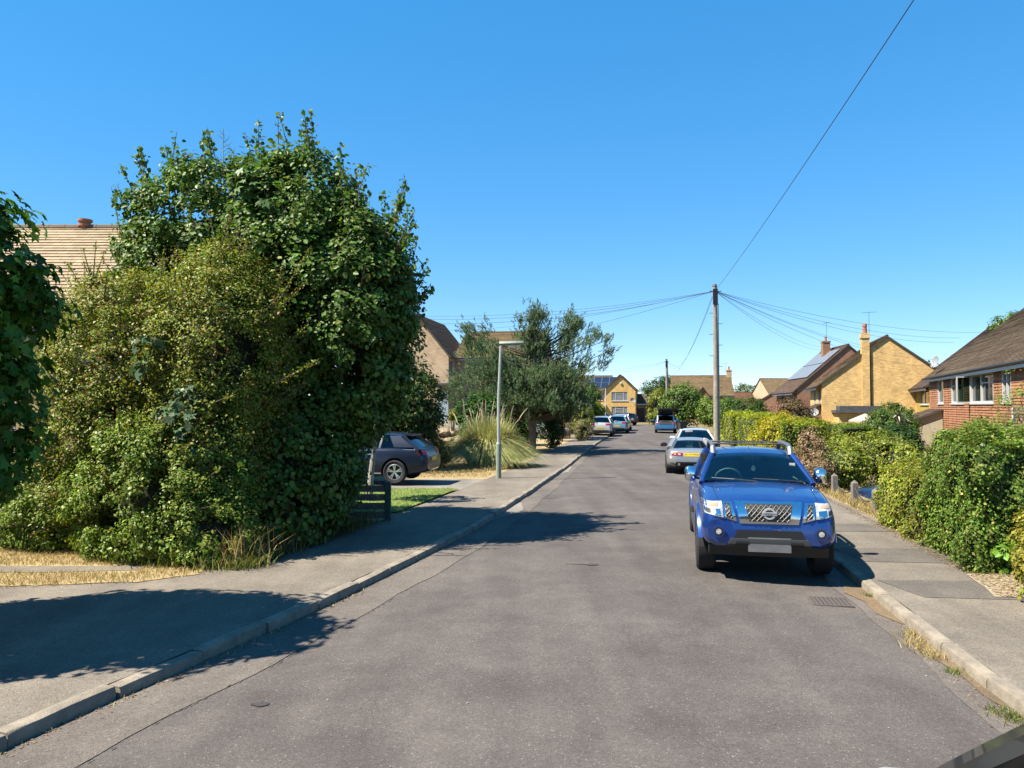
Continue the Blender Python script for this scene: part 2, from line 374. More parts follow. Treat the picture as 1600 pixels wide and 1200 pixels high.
# verge and lawns
verge = [(-14, 9.25), (-6.0, 9.25), (-4.6, 9.5), (-4.0, 9.95), (-4.1, 10.6), (-5, 11.3), (-14, 12.6)]
_q = random.Random(12); vj = []
for (xa, ya), (xb, yb) in zip(verge, verge[1:] + verge[:1]):
    n_ = max(1, int(math.hypot(xb - xa, yb - ya) / .12))
    for i in range(n_): t = i / n_; vj.append((xa + (xb - xa) * t + _q.uniform(-.04, .04), ya + (yb - ya) * t + _q.uniform(-.05, .05)))
sheet('dry_verge', M_DRY, vj, lambda x, y: rz(y) + UP + .004)
sheet('verge_path', M_PAVE, [(-14, 10.05), (-6, 10.0), (-4.9, 10.15), (-4.9, 10.4), (-6, 10.4), (-14, 10.5)], lambda x, y: rz(y) + UP + .009)
lawnp = [(kl(15.7) - PW - .1, 15.7), (kl(20.1) - PW - .0, 20.1), (-9, 20.1), (-9, 15.9)]
sheet('lawn', M_LAWN, lawnp, UP + .008)
dryp = [(kl(23.7) - PW, 23.7), (kl(30) - PW, 30), (kl(36) - PW, 36), (-5, 33), (-9, 27), (-9, 23.7)]
def grid_poly(name, m, y0, y1, fa, fb, dz, n=14):
    return strip(name, m, y0, y1, fa, fb, lambda x, y: max(terr(x, y), rz(y) + .085) + dz, .6, n=n)
grid_poly('dry_lawn', M_DRY, 23.6, 37, lambda y: -9 + .2 * (y - 23.6), lambda y: kl(y) - PW + .02, .012)
grid_poly('dry_lawn', M_DRY, 40, 50, lambda y: kl(y) - 5, lambda y: kl(y) - PW + .02, .012, 8)
grid_poly('driveway', M_DRIVE, 50.2, 53.5, lambda y: -8, lambda y: kl(y) - PW + .02, .014, 12)
sheet('gravel_bed', M_GRAVEL, [(5.45, 8.75), (5.62, 9.2), (5.8, 9.9), (7.6, 9.9), (7.6, 8.6)], UP + .006)
grid_poly('dry_verge', M_DRY, 14.4, 22, lambda y: kr(y) + 1.72, lambda y: kr(y) + 2.5, .015, 4)

# grass blades: one mass per patch
def tint_attr(me, cols):
    a = me.attributes.new('tint', 'FLOAT_COLOR', 'POINT'); a.data.foreach_set('color', np.concatenate([cols, np.ones((len(cols), 1))], 1).astype(np.float32).ravel())
def np_mesh(name, V, faces_flat, nper, cols):
    me = bpy.data.meshes.new(name); nf = len(faces_flat) // nper
    me.vertices.add(len(V)); me.vertices.foreach_set('co', V.astype(np.float32).ravel())
    me.loops.add(len(faces_flat)); me.loops.foreach_set('vertex_index', faces_flat.astype(np.int32))
    me.polygons.add(nf); me.polygons.foreach_set('loop_start', np.arange(0, nf * nper, nper, dtype=np.int32))
    me.update(calc_edges=True); tint_attr(me, cols); return me
def pick(rng, pal, n, jit=.18):
    pal = np.array([p[:3] for p in pal]) * ALB
    c = pal[rng.integers(0, len(pal), n)]
    c = c * (1 + rng.normal(0, jit, (n, 1))) * (1 + rng.normal(0, .06, (n, 3))); return np.clip(c, .002, 1)
def blades(name, label, cat, pts, h, w, pal, seed, lean=.35, parent=None, m=None):
    rng = np.random.default_rng(seed); P = np.array(pts, float); n = len(P)
    hh = h * rng.uniform(.45, 1.3, n); a = rng.uniform(0, 2 * np.pi, n); b = rng.uniform(0, 2 * np.pi, n)
    side = np.stack([np.cos(a), np.sin(a), 0 * a], 1) * (w / 2); ln = np.stack([np.cos(b), np.sin(b), 0 * a], 1) * (hh * rng.uniform(.1, 1, n) * lean * 2)[:, None]
    up = np.zeros((n, 3)); up[:, 2] = hh
    V = np.stack([P - side, P + side, P + side * .7 + up * .55 + ln * .35, P - side * .7 + up * .55 + ln * .35, P + up * .95 + ln], 1).reshape(-1, 3)
    i = np.arange(n)[:, None] * 5
    q = np.concatenate([i + np.array([[0, 1, 2]]), i + np.array([[0, 2, 3]]), i + np.array([[3, 2, 4]])], 1).ravel()
    o = link_mesh(name, np_mesh(name, V, q, 3, pick(rng, pal, n).repeat(5, 0)), m or M_BLADE, parent)
    if label: tag(o, label, cat)
    return tag(o, kind='stuff')
def in_poly(rng, poly, n):
    P = np.array(poly); lo, hi = P.min(0), P.max(0); out = []
    while len(out) < n:
        c = rng.uniform(lo, hi, (n * 2, 2)); x, y = c[:, 0], c[:, 1]; ins = np.zeros(len(c), bool)
        for k in range(len(P)):
            x1, y1 = P[k]; x2, y2 = P[k - 1]
            cond = ((y1 > y) != (y2 > y)) & (x < (x2 - x1) * (y - y1) / (y2 - y1 + 1e-12) + x1); ins ^= cond
        out += list(c[ins])
    return np.array(out[:n])
STRAW = [(.62, .47, .2), (.55, .4, .16), (.7, .56, .28), (.48, .36, .14), (.42, .38, .12)]
GRN = [(.13, .22, .03), (.19, .27, .05), (.1, .17, .03), (.3, .3, .08)]
rg = np.random.default_rng(3)
def on(poly, n, z): c = in_poly(rg, poly, n); return np.c_[c, np.full(len(c), z)]
vp = [(-9, 9.25), (-6.0, 9.25), (-4.6, 9.5), (-4.0, 9.95), (-4.1, 10.6), (-5, 11.6), (-9, 12.6)]
c = on(vp, 15000, UP); c[:, :2] += rg.normal(0, .07, (len(c), 2)); c = c[~((c[:, 1] > 10.0) & (c[:, 1] < 10.43) & (c[:, 0] < -4.9))]
blades('dry_grass', 'parched straw coloured grass on the verge below the big hedge', 'grass', c, .065, .008, STRAW, 1, .7)
blades('lawn_grass', 'short green lawn grass behind the low green post', 'grass', on([(kl(15.7) - PW - .05, 15.7), (kl(20.1) - PW, 20.1), (-7, 20.1), (-7, 15.9)], 16000, UP), .05, .009, [(.26, .40, .05), (.32, .46, .07), (.40, .48, .11), (.52, .48, .17)], 2, .5)
blades('dry_grass', 'straw coloured lawn around the pampas clump and lamp post', 'grass', on([(kl(23.7) - PW, 23.7), (kl(31) - PW, 31), (-6, 31), (-6, 23.7)], 11000, .05), .06, .014, STRAW, 3, .7)
c = np.array([(kr(y) + rg.uniform(1.72, 2.5), y, 0) for y in rg.uniform(13.4, 22, 5000)]); c[:, 2] = [gz(p[0], p[1]) for p in c]
blades('dry_grass', 'tall straw coloured grass under the post and chain fence', 'grass', c, .15, .012, STRAW, 4, .5)
def tufts(name, label, spots, n, spread, h, pal, seed, w=.006):
    r = np.random.default_rng(seed); pts = []
    for x, y, s in spots:
        k = int(n * s); pts += list(np.c_[x + r.normal(0, spread * s, k), y + r.normal(0, spread * s * 1.4, k), np.full(k, roadz(x, y) + .004)])
    return blades(name, label, 'grass', pts, h, w, pal, seed, .9)
tufts('dry_grass', 'dead straw weeds in the gutter at the bend of the kerb', [(kr(y) - d, y, s) for y, d, s in ((6.95, .12, 1), (7.2, .15, 1), (7.4, .13, 1.1), (7.6, .08, .7))], 110, .06, .07, STRAW, 5)
tufts('green_weeds', 'small green weeds growing in the gutter beside the car roof', [(kr(y) - d, y, s) for y, d, s in ((5.55, .1, 1), (5.7, .13, .9), (6.55, .1, .7), (5.0, .12, 1), (9.15, .05, .4))], 120, .06, .05, GRN + [(.4, .36, .12)], 6)
tufts('dry_grass', 'dead leaves and straw litter along the foot of the kerb', [(kl(y) + rg.uniform(.02, .1), y, .5) for y in np.arange(4.4, 9.6, .16)], 14, .05, .025, STRAW + [(.3, .16, .06)], 7, .012)
def litter(name, label, pts, size, pal, seed):
    r = np.random.default_rng(seed); P = np.array(pts); n = len(P); a = r.uniform(0, 6.28, n); s = size * r.uniform(.4, 1.3, n)
    d = np.stack([np.cos(a), np.sin(a), r.normal(0, .25, n)], 1) * s[:, None]; e = np.stack([-np.sin(a), np.cos(a), r.normal(0, .25, n)], 1) * (s * .6)[:, None]
    V = np.stack([P - d, P - e, P + d, P + e], 1).reshape(-1, 3); V[:, 2] = np.maximum(V[:, 2], np.repeat(P[:, 2], 4) + .002)
    return tag(link_mesh(name, np_mesh(name, V, np.arange(4 * n), 4, pick(r, pal, n).repeat(4, 0)), M_LEAFM), label, 'litter', kind='stuff')
pts = [(kl(y) + abs(rg.normal(0, .09)) + .015, y, roadz(kl(y) + .05, y) + .008) for y in rg.uniform(3.5, 30, 1100)]
litter('leaf_litter', 'brown leaf scraps and grit along the left kerb', pts, .014, [(.32, .2, .1), (.45, .33, .2), (.24, .13, .07), (.5, .42, .3)], 8)
pts = [(kr(y) - abs(rg.normal(0, .12)) - .015, y, roadz(kr(y) - .05, y) + .008) for y in rg.uniform(4, 10.4, 700)]
litter('leaf_litter', 'brown leaf scraps and grit along the right kerb', pts, .012, [(.32, .2, .1), (.45, .33, .2), (.5, .25, .12), (.5, .42, .3)], 9)
pts = [(x, y, roadz(x, y) + .006) for x, y in zip(rg.uniform(-3, 3.6, 90), rg.uniform(4.2, 14, 90)) if kl(y) < x < kr(y)]
litter('road_chippings', 'pale stone chips scattered over the carriageway', pts, .008, [(.6, .58, .54), (.7, .68, .62), (.35, .3, .25)], 10)
# pothole scar, drain cover, crack seam
def scar(name, label, cx, cy, r, m, n=11, sx=1.0, dz=.0065, seed=1):
    q = random.Random(seed); pts = [(cx + math.cos(6.283 * k / n) * r * sx * q.uniform(.6, 1.2), cy + math.sin(6.283 * k / n) * r * q.uniform(.6, 1.2)) for k in range(n)]
    mb = MB(); mb.face([(x, y, roadz(x, y) + dz) for x, y in pts]); return tag(mb.build(name, m), label, 'road mark')
M_SCAR = mat('scar_dark', (.075, .068, .064), .95, .4, 60, 1, 90)
g = G(408, 1107); scar('pothole', 'small dark pothole in the road near the left kerb', g.x, g.y, .05, M_SCAR, sx=1.5, seed=3)
g = G(925, 888); scar('road_scar', 'small dark scar with pale rim in mid road', g.x, g.y, .07, M_SCAR, sx=1.8, seed=4)
for i, (u, v) in enumerate(((905, 886), (965, 808), (860, 778))):
    g = G(u, v); scar('road_scar', ['pale scrape beside the dark scar in mid road', 'pale scrape in mid road beyond the tree shadow', 'pale scuff where the drive meets the road'][i], g.x, g.y, .06, M_ROADEDGE, sx=4, seed=8 + i)
sm = MB(); q = random.Random(2)
for k in range(150):
    y = 4.3 + k * .045; x = kl(y) + .75 - .012 * y + wob[int(y * 4) + 20] + .02 + q.uniform(-.012, .012)
    if q.random() < .28: sm.face([(x - .003, y, roadz(x, y) + .0085), (x + q.uniform(.002, .009), y, roadz(x, y) + .0085), (x + q.uniform(.0, .008) + .01, y + .05, roadz(x, y) + .0085), (x + .008, y + .05, roadz(x, y) + .0085)])
tag(sm.build('road_crack', M_SCAR), 'long crumbling crack parallel to the left kerb', 'crack', kind='stuff')
g = G(1297, 943); dr = empty('drain_cover', (g.x, g.y, roadz(g.x, g.y)), -.19, 'rusty iron drain grating in the gutter below the blue pickup', 'drain cover')
b = MB(); b.box(-.22, .22, -.2, -.17, -.02, .012).box(-.22, .22, .17, .2, -.02, .012).box(-.22, -.19, -.169, .169, -.02, .012).box(.19, .22, -.169, .169, -.02, .012); M_IRON = mat('iron', (.13, .10, .085), .8, .3, 20); b.build('frame', M_IRON, dr)
MB().box(-.189, .189, -.169, .169, -.03, .008).build('pit', M_SCAR, dr)
bm_ = MB().box(-.012, .012, -.168, .168, -.01, .0105).mesh('bar'); bm_.materials.append(M_IRON)
for k in range(8):
    o = bpy.data.objects.new('bar', bm_); COL.objects.link(o); o.parent = dr; o.location = (-.165 + k * .047, 0, 0)

pts = [(x, y, UP + .012) for x, y in in_poly(rg, [(5.48, 8.75), (5.65, 9.2), (5.82, 9.9), (7.0, 9.9), (7.0, 8.6)], 2200)]
litter('gravel', 'tan gravel chips spilling out below the big right hedge', pts, .022, [(.6, .47, .3), (.7, .58, .4), (.45, .33, .2), (.38, .27, .16)], 11)

pts = [(kr(y) + 1.6 - abs(rg.normal(0, .09)), y, UP + .004) for y in rg.uniform(9.7, 21, 1500)]
litter('leaf_litter', 'brown fallen leaves along the foot of the right hand hedges', pts, .02, [(.34, .2, .09), (.45, .33, .17), (.28, .16, .07), (.4, .36, .16)], 12)
pts = [(kl(y) - 1.95 + abs(rg.normal(0, .12)), y, UP + .004) for y in rg.uniform(10.4, 15.2, 900)]
litter('leaf_litter', 'brown fallen leaves on the pavement under the dark left tree', pts, .02, [(.34, .2, .09), (.45, .33, .17), (.28, .16, .07)], 13)
# ------------------------------------------------------------------ foliage
TPL = {
 'rhomb': (np.array([(0, 0, 0), (.5, .3, .06), (1, 0, -.08), (.5, -.3, .06)]), [(0, 1, 2, 3)], 4),
 'oval': (np.array([(0, 0, 0), (.3, .36, .07), (.72, .3, .05), (1, 0, -.12), (.72, -.3, .05), (.3, -.36, .07)]), [(0, 1, 2, 3), (0, 3, 4, 5)], 4),
 'palm': (np.array([(.28, 0, -.03), (0, .1, 0), (.02, .46, -.05), (.3, .26, .03), (.62, .52, -.1), (.62, .18, .03), (1.05, 0, -.15), (.62, -.18, .03), (.62, -.52, -.1), (.3, -.26, .03), (.02, -.46, -.05), (0, -.1, 0)]),
          [(0, 1, 2), (0, 2, 3), (0, 3, 4), (0, 4, 5), (0, 5, 6), (0, 6, 7), (0, 7, 8), (0, 8, 9), (0, 9, 10), (0, 10, 11), (0, 11, 1)], 3),
}
def unit(v): return v / np.maximum(np.linalg.norm(v, axis=1, keepdims=True), 1e-6)
def leaves(name, C, N, size, tpl, pal, rng, m, parent, base, droop=.35, jit=.18, cl=None):
    n = len(C); T, fs, per = TPL[tpl]
    N = unit(N + rng.normal(0, .38, (n, 3)))
    D = rng.normal(0, 1, (n, 3)); D[:, 2] -= droop * 1.5; D = unit(D - N * (D * N).sum(1, keepdims=True)); W = np.cross(N, D)
    s = (size * rng.uniform(.45, 1.45, n))[:, None, None]
    V = C[:, None, :] + s * (T[None, :, 0:1] * D[:, None, :] + T[None, :, 1:2] * W[:, None, :] + T[None, :, 2:3] * N[:, None, :]) - np.array(base)[None, None, :]
    k = len(T); idx = (np.arange(n)[:, None, None] * k + np.array(fs)[None]).ravel()
    col = pick(rng, pal, n, jit)
    if cl is not None: col = np.clip(col * cl[:, None], .002, 1)
    o = link_mesh(name, np_mesh(name, V.reshape(-1, 3), idx, per, col.repeat(k, 0)), m, parent, True)
    return tag(o, kind='stuff')
def ell(u0, u1, v0, v1, Y, ry): # ellipsoid of a size measured at its own depth
    c = at((u0 + u1) / 2, (v0 + v1) / 2, Y); return (c.x, c.y, c.z, (u1 - u0) / 2 / F * Y, ry, (v1 - v0) / 2 / F * Y)
def sample_clumps(rng, ells, n, inner=.55, zmin=.12, flat=0.0):
    E = np.array(ells); w = (E[:, 3] * E[:, 5] + E[:, 3] * E[:, 4] + E[:, 4] * E[:, 5]); w = w / w.sum(); out, nor = [], []
    while len(out) < n:
        k = rng.choice(len(E), 400, p=w); d = unit(rng.normal(0, 1, (400, 3))); r = inner + (1 - inner) * rng.random(400) ** .55
        e = E[k]; p = e[:, :3] + d * e[:, 3:6] * r[:, None]; nn = unit(d / e[:, 3:6])
        ok = p[:, 2] > zmin
        for q in E:
            ok &= ~((((p - q[:3]) / q[3:6]) ** 2).sum(1) < (inner * .92) ** 2)
        out += list(p[ok]); nor += list(nn[ok])
    return np.array(out[:n]), np.array(nor[:n])
def cloud(rng, ells, nclump, cr, per, inner=.6, zfun=None, zmin=.12, squash=.75):
    C, N = sample_clumps(rng, ells, nclump, inner, zmin)
    n = nclump * per; ci = np.repeat(np.arange(nclump), per)
    d = unit(rng.normal(0, 1, (n, 3))); d = unit(d + N[ci] * .35); r = rng.random(n) ** .45
    rad = (cr * rng.uniform(.6, 1.35, nclump))[ci]
    P = C[ci] + d * (rad * r)[:, None] * np.array([1, 1, squash]); NN = d * .55 + N[ci] * .45 + np.array([0, 0, .55])
    zf = np.array([zfun(a, b) for a, b in P[:, :2]]) if zfun else zmin * .4
    ok = P[:, 2] > zf
    tl = rng.uniform(.82, 1.18, nclump)[ci]
    return P[ok], NN[ok], C, tl[ok]
def limbs(name, base, targets, r0, rng, m, parent, n_sub=26, bend=.25):
    mb = MB(); base = Vector(base); T = [Vector(t) for t in targets]; rng.shuffle(T)
    for t in T[:n_sub]:
        d = t - base; a = base; mid1 = base + Vector((d.x * .18, d.y * .18, d.z * .42)); mid2 = base + Vector((d.x * .6, d.y * .6, d.z * .78))
        j = Vector(rng.normal(0, bend * .3, 3)); r = r0 * rng.uniform(.35, .6)
        mb.tube([a - base, mid1 - base + j * .5, mid2 - base + j, t - base], [r, r * .7, r * .4, r * .12], 6)
    return tag(mb.build(name, m, parent, True), kind='stuff')
def shrub(name, label, cat, ells, base, nclump, cr, per, size, tpl, pal, seed, m=None, group=None, inner=.6, core=.62, stems=14, r0=.05, bark=None, zfun=None, jit=.18, shoots=None, crown='foliage', droop=.35, trunk=None, squash=.75, extra=None, sprays=0, slen=.5, sup=.55):
    rng = np.random.default_rng(seed); root = empty(name, base, 0, label, cat, group)
    P, N, C, tl = cloud(rng, ells, nclump, cr, per, inner, zfun, base[2] + .06, squash)
    if sprays:
        shoots = list(shoots or []); Ni = rng.integers(0, len(C), sprays); cen = np.array([e[:3] for e in ells]).mean(0)
        for i in Ni:
            o = unit((C[i] - cen)[None])[0]; d = unit((o * .7 + np.array([0, 0, sup]) + rng.normal(0, .35, 3))[None])[0]; a = C[i]; b = a + d * (cr + slen * rng.uniform(.3, 1.1)); shoots.append((a, b, int(14 + 10 * slen / size * .06)))
    if shoots:
        for (a, b, k) in shoots:
            k = int(k * 2.0); a, b = np.array(a), np.array(b); t = rng.random(k) ** .8
            lp = a + (b - a) * t[:, None] + rng.normal(0, 1, (k, 3)) * (size * (.85 - .5 * t))[:, None]
            P = np.concatenate([P, lp]); N = np.concatenate([N, rng.normal(0, .6, (k, 3)) + [0, -.2, .5]]); tl = np.concatenate([tl, np.ones(k)])
    leaves(crown, P, N, size, tpl, pal, rng, m or M_LEAF, root, base, droop, jit, tl)
    if extra:
        for nm, e2, nc, c2, p2, s2, t2, pal2 in extra:
            P2, N2, _, tl2 = cloud(rng, e2, nc, c2, p2, .3, zfun, base[2] + .05); leaves(nm, P2, N2, s2, t2, pal2, rng, M_LEAF, root, base, droop, jit, tl2)
    if stems: limbs('branches' if trunk else 'stems', Vector(base) + Vector((0, 0, trunk[1] * .8 if trunk else 0)), list(C), r0, rng, bark or M_BARK, root, stems).location = (0, 0, trunk[1] * .8 if trunk else 0)
    if trunk:
        r, h = trunk; mb = MB(); mb.tube([(0, 0, -.1), (r * .2, 0, h * .3), (-r * .2, r * .2, h * .7), (0, 0, h)], [r * 1.35, r, r * .9, r * .7], 10); mb.build('trunk', bark or M_BARK, root, True)
    if shoots:
        mb = MB()
        for (a, b, k) in shoots: mb.tube([Vector(a) - Vector(base), Vector(b) - Vector(base)], [.012, .004], 5)
        tag(mb.build('twigs', bark or M_BARK, root), kind='stuff')
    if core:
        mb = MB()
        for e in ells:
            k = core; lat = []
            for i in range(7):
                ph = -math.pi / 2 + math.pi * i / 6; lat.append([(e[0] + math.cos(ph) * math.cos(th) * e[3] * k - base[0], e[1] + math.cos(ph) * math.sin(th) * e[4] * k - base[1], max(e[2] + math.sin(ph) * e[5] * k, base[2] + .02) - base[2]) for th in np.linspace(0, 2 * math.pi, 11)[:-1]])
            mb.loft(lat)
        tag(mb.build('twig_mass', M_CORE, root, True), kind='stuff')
    return root
def hedge(name, label, quad, h, n, size, tpl, pal, seed, group=None, rough=.09, m=None, zf=None, jit=.2, extra=0.0):
    """clipped hedge: quad = four ground corners; leaves over the sides and top of a lumpy block"""
    rng = np.random.default_rng(seed); Q = [Vector((x, y, 0)) for x, y in quad]; cen = sum(Q, Vector()) / 4
    bz = min((zf or gz)(q.x, q.y) for q in Q); base = (cen.x, cen.y, bz); root = empty(name, base, 0, label, 'hedge', group)
    H = (h if hasattr(h, '__len__') else [h] * 4); Pn = []; Nn = []
    areas = []; quads = []
    for k in range(4):
        a, b = k, (k + 1) % 4; quads.append((Q[a], Q[b], H[a], H[b], False)); areas.append((Q[b] - Q[a]).length * (H[a] + H[b]) / 2)
    areas.append(((Q[1] - Q[0]).cross(Q[3] - Q[0])).length * 1.1); areas = np.array(areas); pr = areas / areas.sum()
    ph = rng.uniform(0, 6.28, 12)
    def lump(p): return sum(math.sin(p[0] * f + ph[i]) * math.sin(p[1] * f * .9 + ph[i + 3]) * math.sin(p[2] * f * 1.1 + ph[i + 6]) for i, f in ((0, 2.3), (1, 4.7), (2, 8.3))) * rough
    side = rng.choice(5, n, p=pr); U = rng.random((n, 2)); dep = np.abs(rng.normal(0, .07, n))
    for s, (u, v), d in zip(side, U, dep):
        if s < 4:
            A, B, ha, hb, _ = quads[s]; g_ = A.lerp(B, u); hh = ha + (hb - ha) * u; nrm = (B - A).cross(Vector((0, 0, 1))).normalized()
            if nrm.dot(g_ - cen) < 0: nrm = -nrm
            rr = .12 * max(0, v - .8) / .2
            p = g_ - nrm * (rr * rr * 8) ; p.z = bz + .03 + (hh - .05) * v
        else:
            p = Q[0].lerp(Q[1], u).lerp(Q[3].lerp(Q[2], u), v); hh = (H[0] * (1 - u) + H[1] * u) * (1 - v) + (H[3] * (1 - u) + H[2] * u) * v; nrm = Vector((0, 0, 1)); p.z = bz + hh
        p = p + nrm * (lump(p) - d + (abs(rng.normal(0, extra)) if extra else 0))
        Pn.append(p[:]); Nn.append((nrm + Vector((0, 0, .5)))[:])
    Pa = np.array(Pn); cl = 1 + .22 * np.sin(Pa[:, 0] * 2.1 + ph[0]) * np.sin(Pa[:, 1] * 1.7 + ph[1]) + .15 * np.sin(Pa[:, 2] * 5 + Pa[:, 0] * 4 + ph[2])
    leaves('foliage', Pa, np.array(Nn), size, tpl, pal, rng, m or M_LEAFM, root, base, .2, jit, np.clip(cl, .6, 1.4))
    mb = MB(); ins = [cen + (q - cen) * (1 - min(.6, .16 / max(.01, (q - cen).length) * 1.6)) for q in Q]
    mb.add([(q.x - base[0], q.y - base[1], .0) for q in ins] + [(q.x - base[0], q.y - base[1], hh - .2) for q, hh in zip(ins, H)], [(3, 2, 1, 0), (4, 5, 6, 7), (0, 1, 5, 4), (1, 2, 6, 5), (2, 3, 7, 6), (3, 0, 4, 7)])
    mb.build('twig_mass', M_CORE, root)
    return root

DKGREEN = [(.035, .085, .022), (.045, .10, .028), (.06, .12, .03), (.03, .07, .022), (.075, .135, .04)]
HAZEL = [(.09, .19, .032), (.115, .23, .038), (.15, .27, .048), (.075, .155, .03), (.19, .30, .06), (.24, .30, .075)]
HAW = [(.30, .38, .05), (.36, .41, .06), (.25, .34, .045), (.41, .41, .08), (.19, .28, .04), (.43, .28, .08), (.33, .38, .06), (.27, .36, .05)]
BRAM = [(.20, .32, .045), (.26, .38, .055), (.31, .40, .07), (.16, .27, .04), (.36, .41, .09)]
SYC = [(.10, .19, .05), (.13, .23, .06), (.16, .26, .08), (.09, .17, .045)]
MAPLE = [(.08, .20, .025), (.095, .23, .03), (.12, .27, .04), (.065, .16, .022), (.17, .33, .05)]
PRIV = [(.27, .35, .035), (.34, .41, .04), (.40, .43, .05), (.22, .30, .035)]
LIME = [(.42, .50, .04), (.50, .54, .045), (.36, .44, .035)]
OLIVE = [(.17, .20, .05), (.22, .23, .06), (.13, .16, .04), (.26, .25, .08)]

def E(*a): return ell(*a)
# near maple at the left edge of the view
shrub('maple_tree', 'dark green maple tree cut off by the left edge', 'tree', [(-6.05, 7.0, 3.05, 1.62, 1.3, 2.05), (-5.85, 7.0, 2.1, 1.36, 1.15, 1.05), (-7.0, 7.1, 4.3, 1.2, 1.1, 1.0)], (-6.2, 7.1, UP), 510, .3, 50, .100, 'palm', MAPLE, 11, inner=.6, core=.5, stems=22, r0=.09, trunk=(.12, 1.4), crown='crown', droop=.9)
# tall hazel behind the hawthorn
tp = lambda u, v, Y: tuple(at(u, v, Y))
sh = [(tp(235, 330, 14.2), tp(217, 228, 14.2), 34), (tp(280, 330, 14.4), tp(258, 226, 14.4), 34), (tp(195, 400, 14), tp(174, 292, 14), 26), (tp(322, 310, 14.6), tp(318, 215, 14.6), 32), (tp(405, 290, 14.5), tp(404, 190, 14.5), 40), (tp(448, 310, 14.4), tp(447, 228, 14.4), 30), (tp(474, 320, 14.3), tp(470, 233, 14.3), 30), (tp(500, 330, 14.2), tp(492, 245, 14.2), 30), (tp(570, 390, 14.4), tp(568, 302, 14.4), 26), (tp(600, 400, 14.3), tp(602, 298, 14.3), 28), (tp(618, 420, 14.3), tp(622, 300, 14.3), 30), (tp(632, 430, 14.2), tp(638, 318, 14.2), 26), (tp(640, 470, 14), tp(672, 418, 14), 24), (tp(630, 500, 13.9), tp(673, 445, 13.9), 24), (tp(620, 520, 13.8), tp(663, 490, 13.8), 20), (tp(535, 350, 14.3), tp(528, 282, 14.3), 24), (tp(360, 300, 14.5), tp(366, 232, 14.5), 26)]
shrub('hazel_tree', 'tall dark round leaved tree rising behind the yellow green hawthorn', 'tree',
      [E(300, 650, 290, 690, 13.6, 1.5), E(185, 480, 245, 560, 14.2, 1.3), E(390, 560, 232, 480, 13.9, 1.2), E(480, 640, 330, 690, 13.3, 1.3), E(430, 558, 560, 825, 13.2, 1.1), E(360, 545, 600, 870, 12.5, 1.0)],
      (-4.6, 14.6, UP), 1400, .30, 74, .080, 'oval', HAZEL, 12, sprays=260, slen=.75, sup=1.5, inner=.66, core=.4, stems=46, r0=.1, crown='crown', trunk=(.16, 1.6), shoots=sh, zfun=lambda x, y: UP + .05)
shrub('hawthorn_bush', 'big yellow green small leaved hawthorn with russet tips on the verge', 'bush',
      [E(80, 330, 425, 760, 12.2, 1.15), E(230, 455, 385, 740, 12.0, 1.1), E(60, 300, 560, 830, 11.9, 1.0), E(230, 415, 560, 860, 11.6, .9)],
      (-4.6, 12.0, UP), 1900, .23, 112, .042, 'rhomb', HAW, 13, sprays=420, slen=.42, inner=.72, core=.5, stems=50, r0=.05, zfun=lambda x, y: UP + .03,
      shoots=[(tp(345, 420, 11.9), tp(360, 365, 11.9), 60), (tp(300, 440, 11.9), tp(275, 380, 11.9), 60), (tp(430, 480, 11.6), tp(485, 385, 11.5), 70), (tp(400, 520, 11.5), tp(478, 440, 11.3), 60), (tp(140, 470, 12), tp(105, 410, 12), 60), (tp(210, 470, 12), tp(190, 400, 12), 50), (tp(90, 500, 12), tp(72, 440, 12), 40), (tp(430, 600, 11.2), tp(500, 560, 11), 60)])
shrub('bramble_thicket', 'low bright green bramble thicket spilling over the verge', 'bush',
      [E(110, 400, 650, 905, 11.1, .75), E(20, 180, 700, 868, 11.9, .7), E(230, 400, 760, 905, 10.8, .55), E(5, 90, 770, 850, 12.1, .6)],
      (-4.7, 11.1, UP), 850, .18, 120, .048, 'rhomb', BRAM, 14, sprays=120, slen=.3, inner=.72, core=.5, stems=20, r0=.025, zfun=lambda x, y: UP + .02)
shrub('sycamore_sapling', 'pale lobed leaf sycamore sapling growing up through the dark tree', 'tree',
      [E(352, 470, 262, 420, 13.0, .5), E(370, 440, 330, 500, 12.9, .45)], (-4.4, 13.3, UP), 60, .26, 30, .13, 'palm', SYC, 15, inner=.3, core=0, stems=16, r0=.035, crown='crown', droop=.9)
shrub('sycamore_sapling', 'sprig of large blue green lobed leaves poking out of the hawthorn', 'tree',
      [E(240, 360, 600, 680, 10.9, .25), E(215, 250, 520, 580, 10.95, .2), E(290, 330, 690, 720, 10.8, .15)], (-4.6, 11.3, UP), 18, .2, 10, .13, 'palm', [(.10, .17, .075), (.13, .21, .1), (.16, .24, .13)], 16, inner=.2, core=0, stems=10, r0=.02, crown='crown', droop=1.1)
# wispy pale stalk of going-to-seed growth
rngw = np.random.default_rng(17); wb = tp(350, 420, 13.4); wt = empty('wispy_sapling', (wb[0], wb[1], UP), 0, 'thin pale feathery sapling sticking out of the tree top', 'sapling')
mb = MB(); z0 = wb[2] - UP; zt = at(346, 200, 13.4).z - UP
mb.tube([(.1, .2, 0), (.02, .05, z0 * .6), (0, 0, z0), (-.04, 0, zt)], [.02, .016, .012, .003], 6)
for k in range(90):
    t = rngw.random() ** .8; z = z0 + (zt - z0) * t; a = rngw.uniform(0, 6.28); l = (.34 - .2 * t) * rngw.uniform(.5, 1.2)
    mb.tube([(-.04 * t, 0, z), (-.04 * t + math.cos(a) * l * .6, math.sin(a) * l * .6, z + l * .35), (-.04 * t + math.cos(a) * l, math.sin(a) * l, z + l * .8)], [.004, .003, .0015], 3)
mb.build('stalk', mat('straw_stalk', (.30, .31, .14), .8, .2, 8), wt)
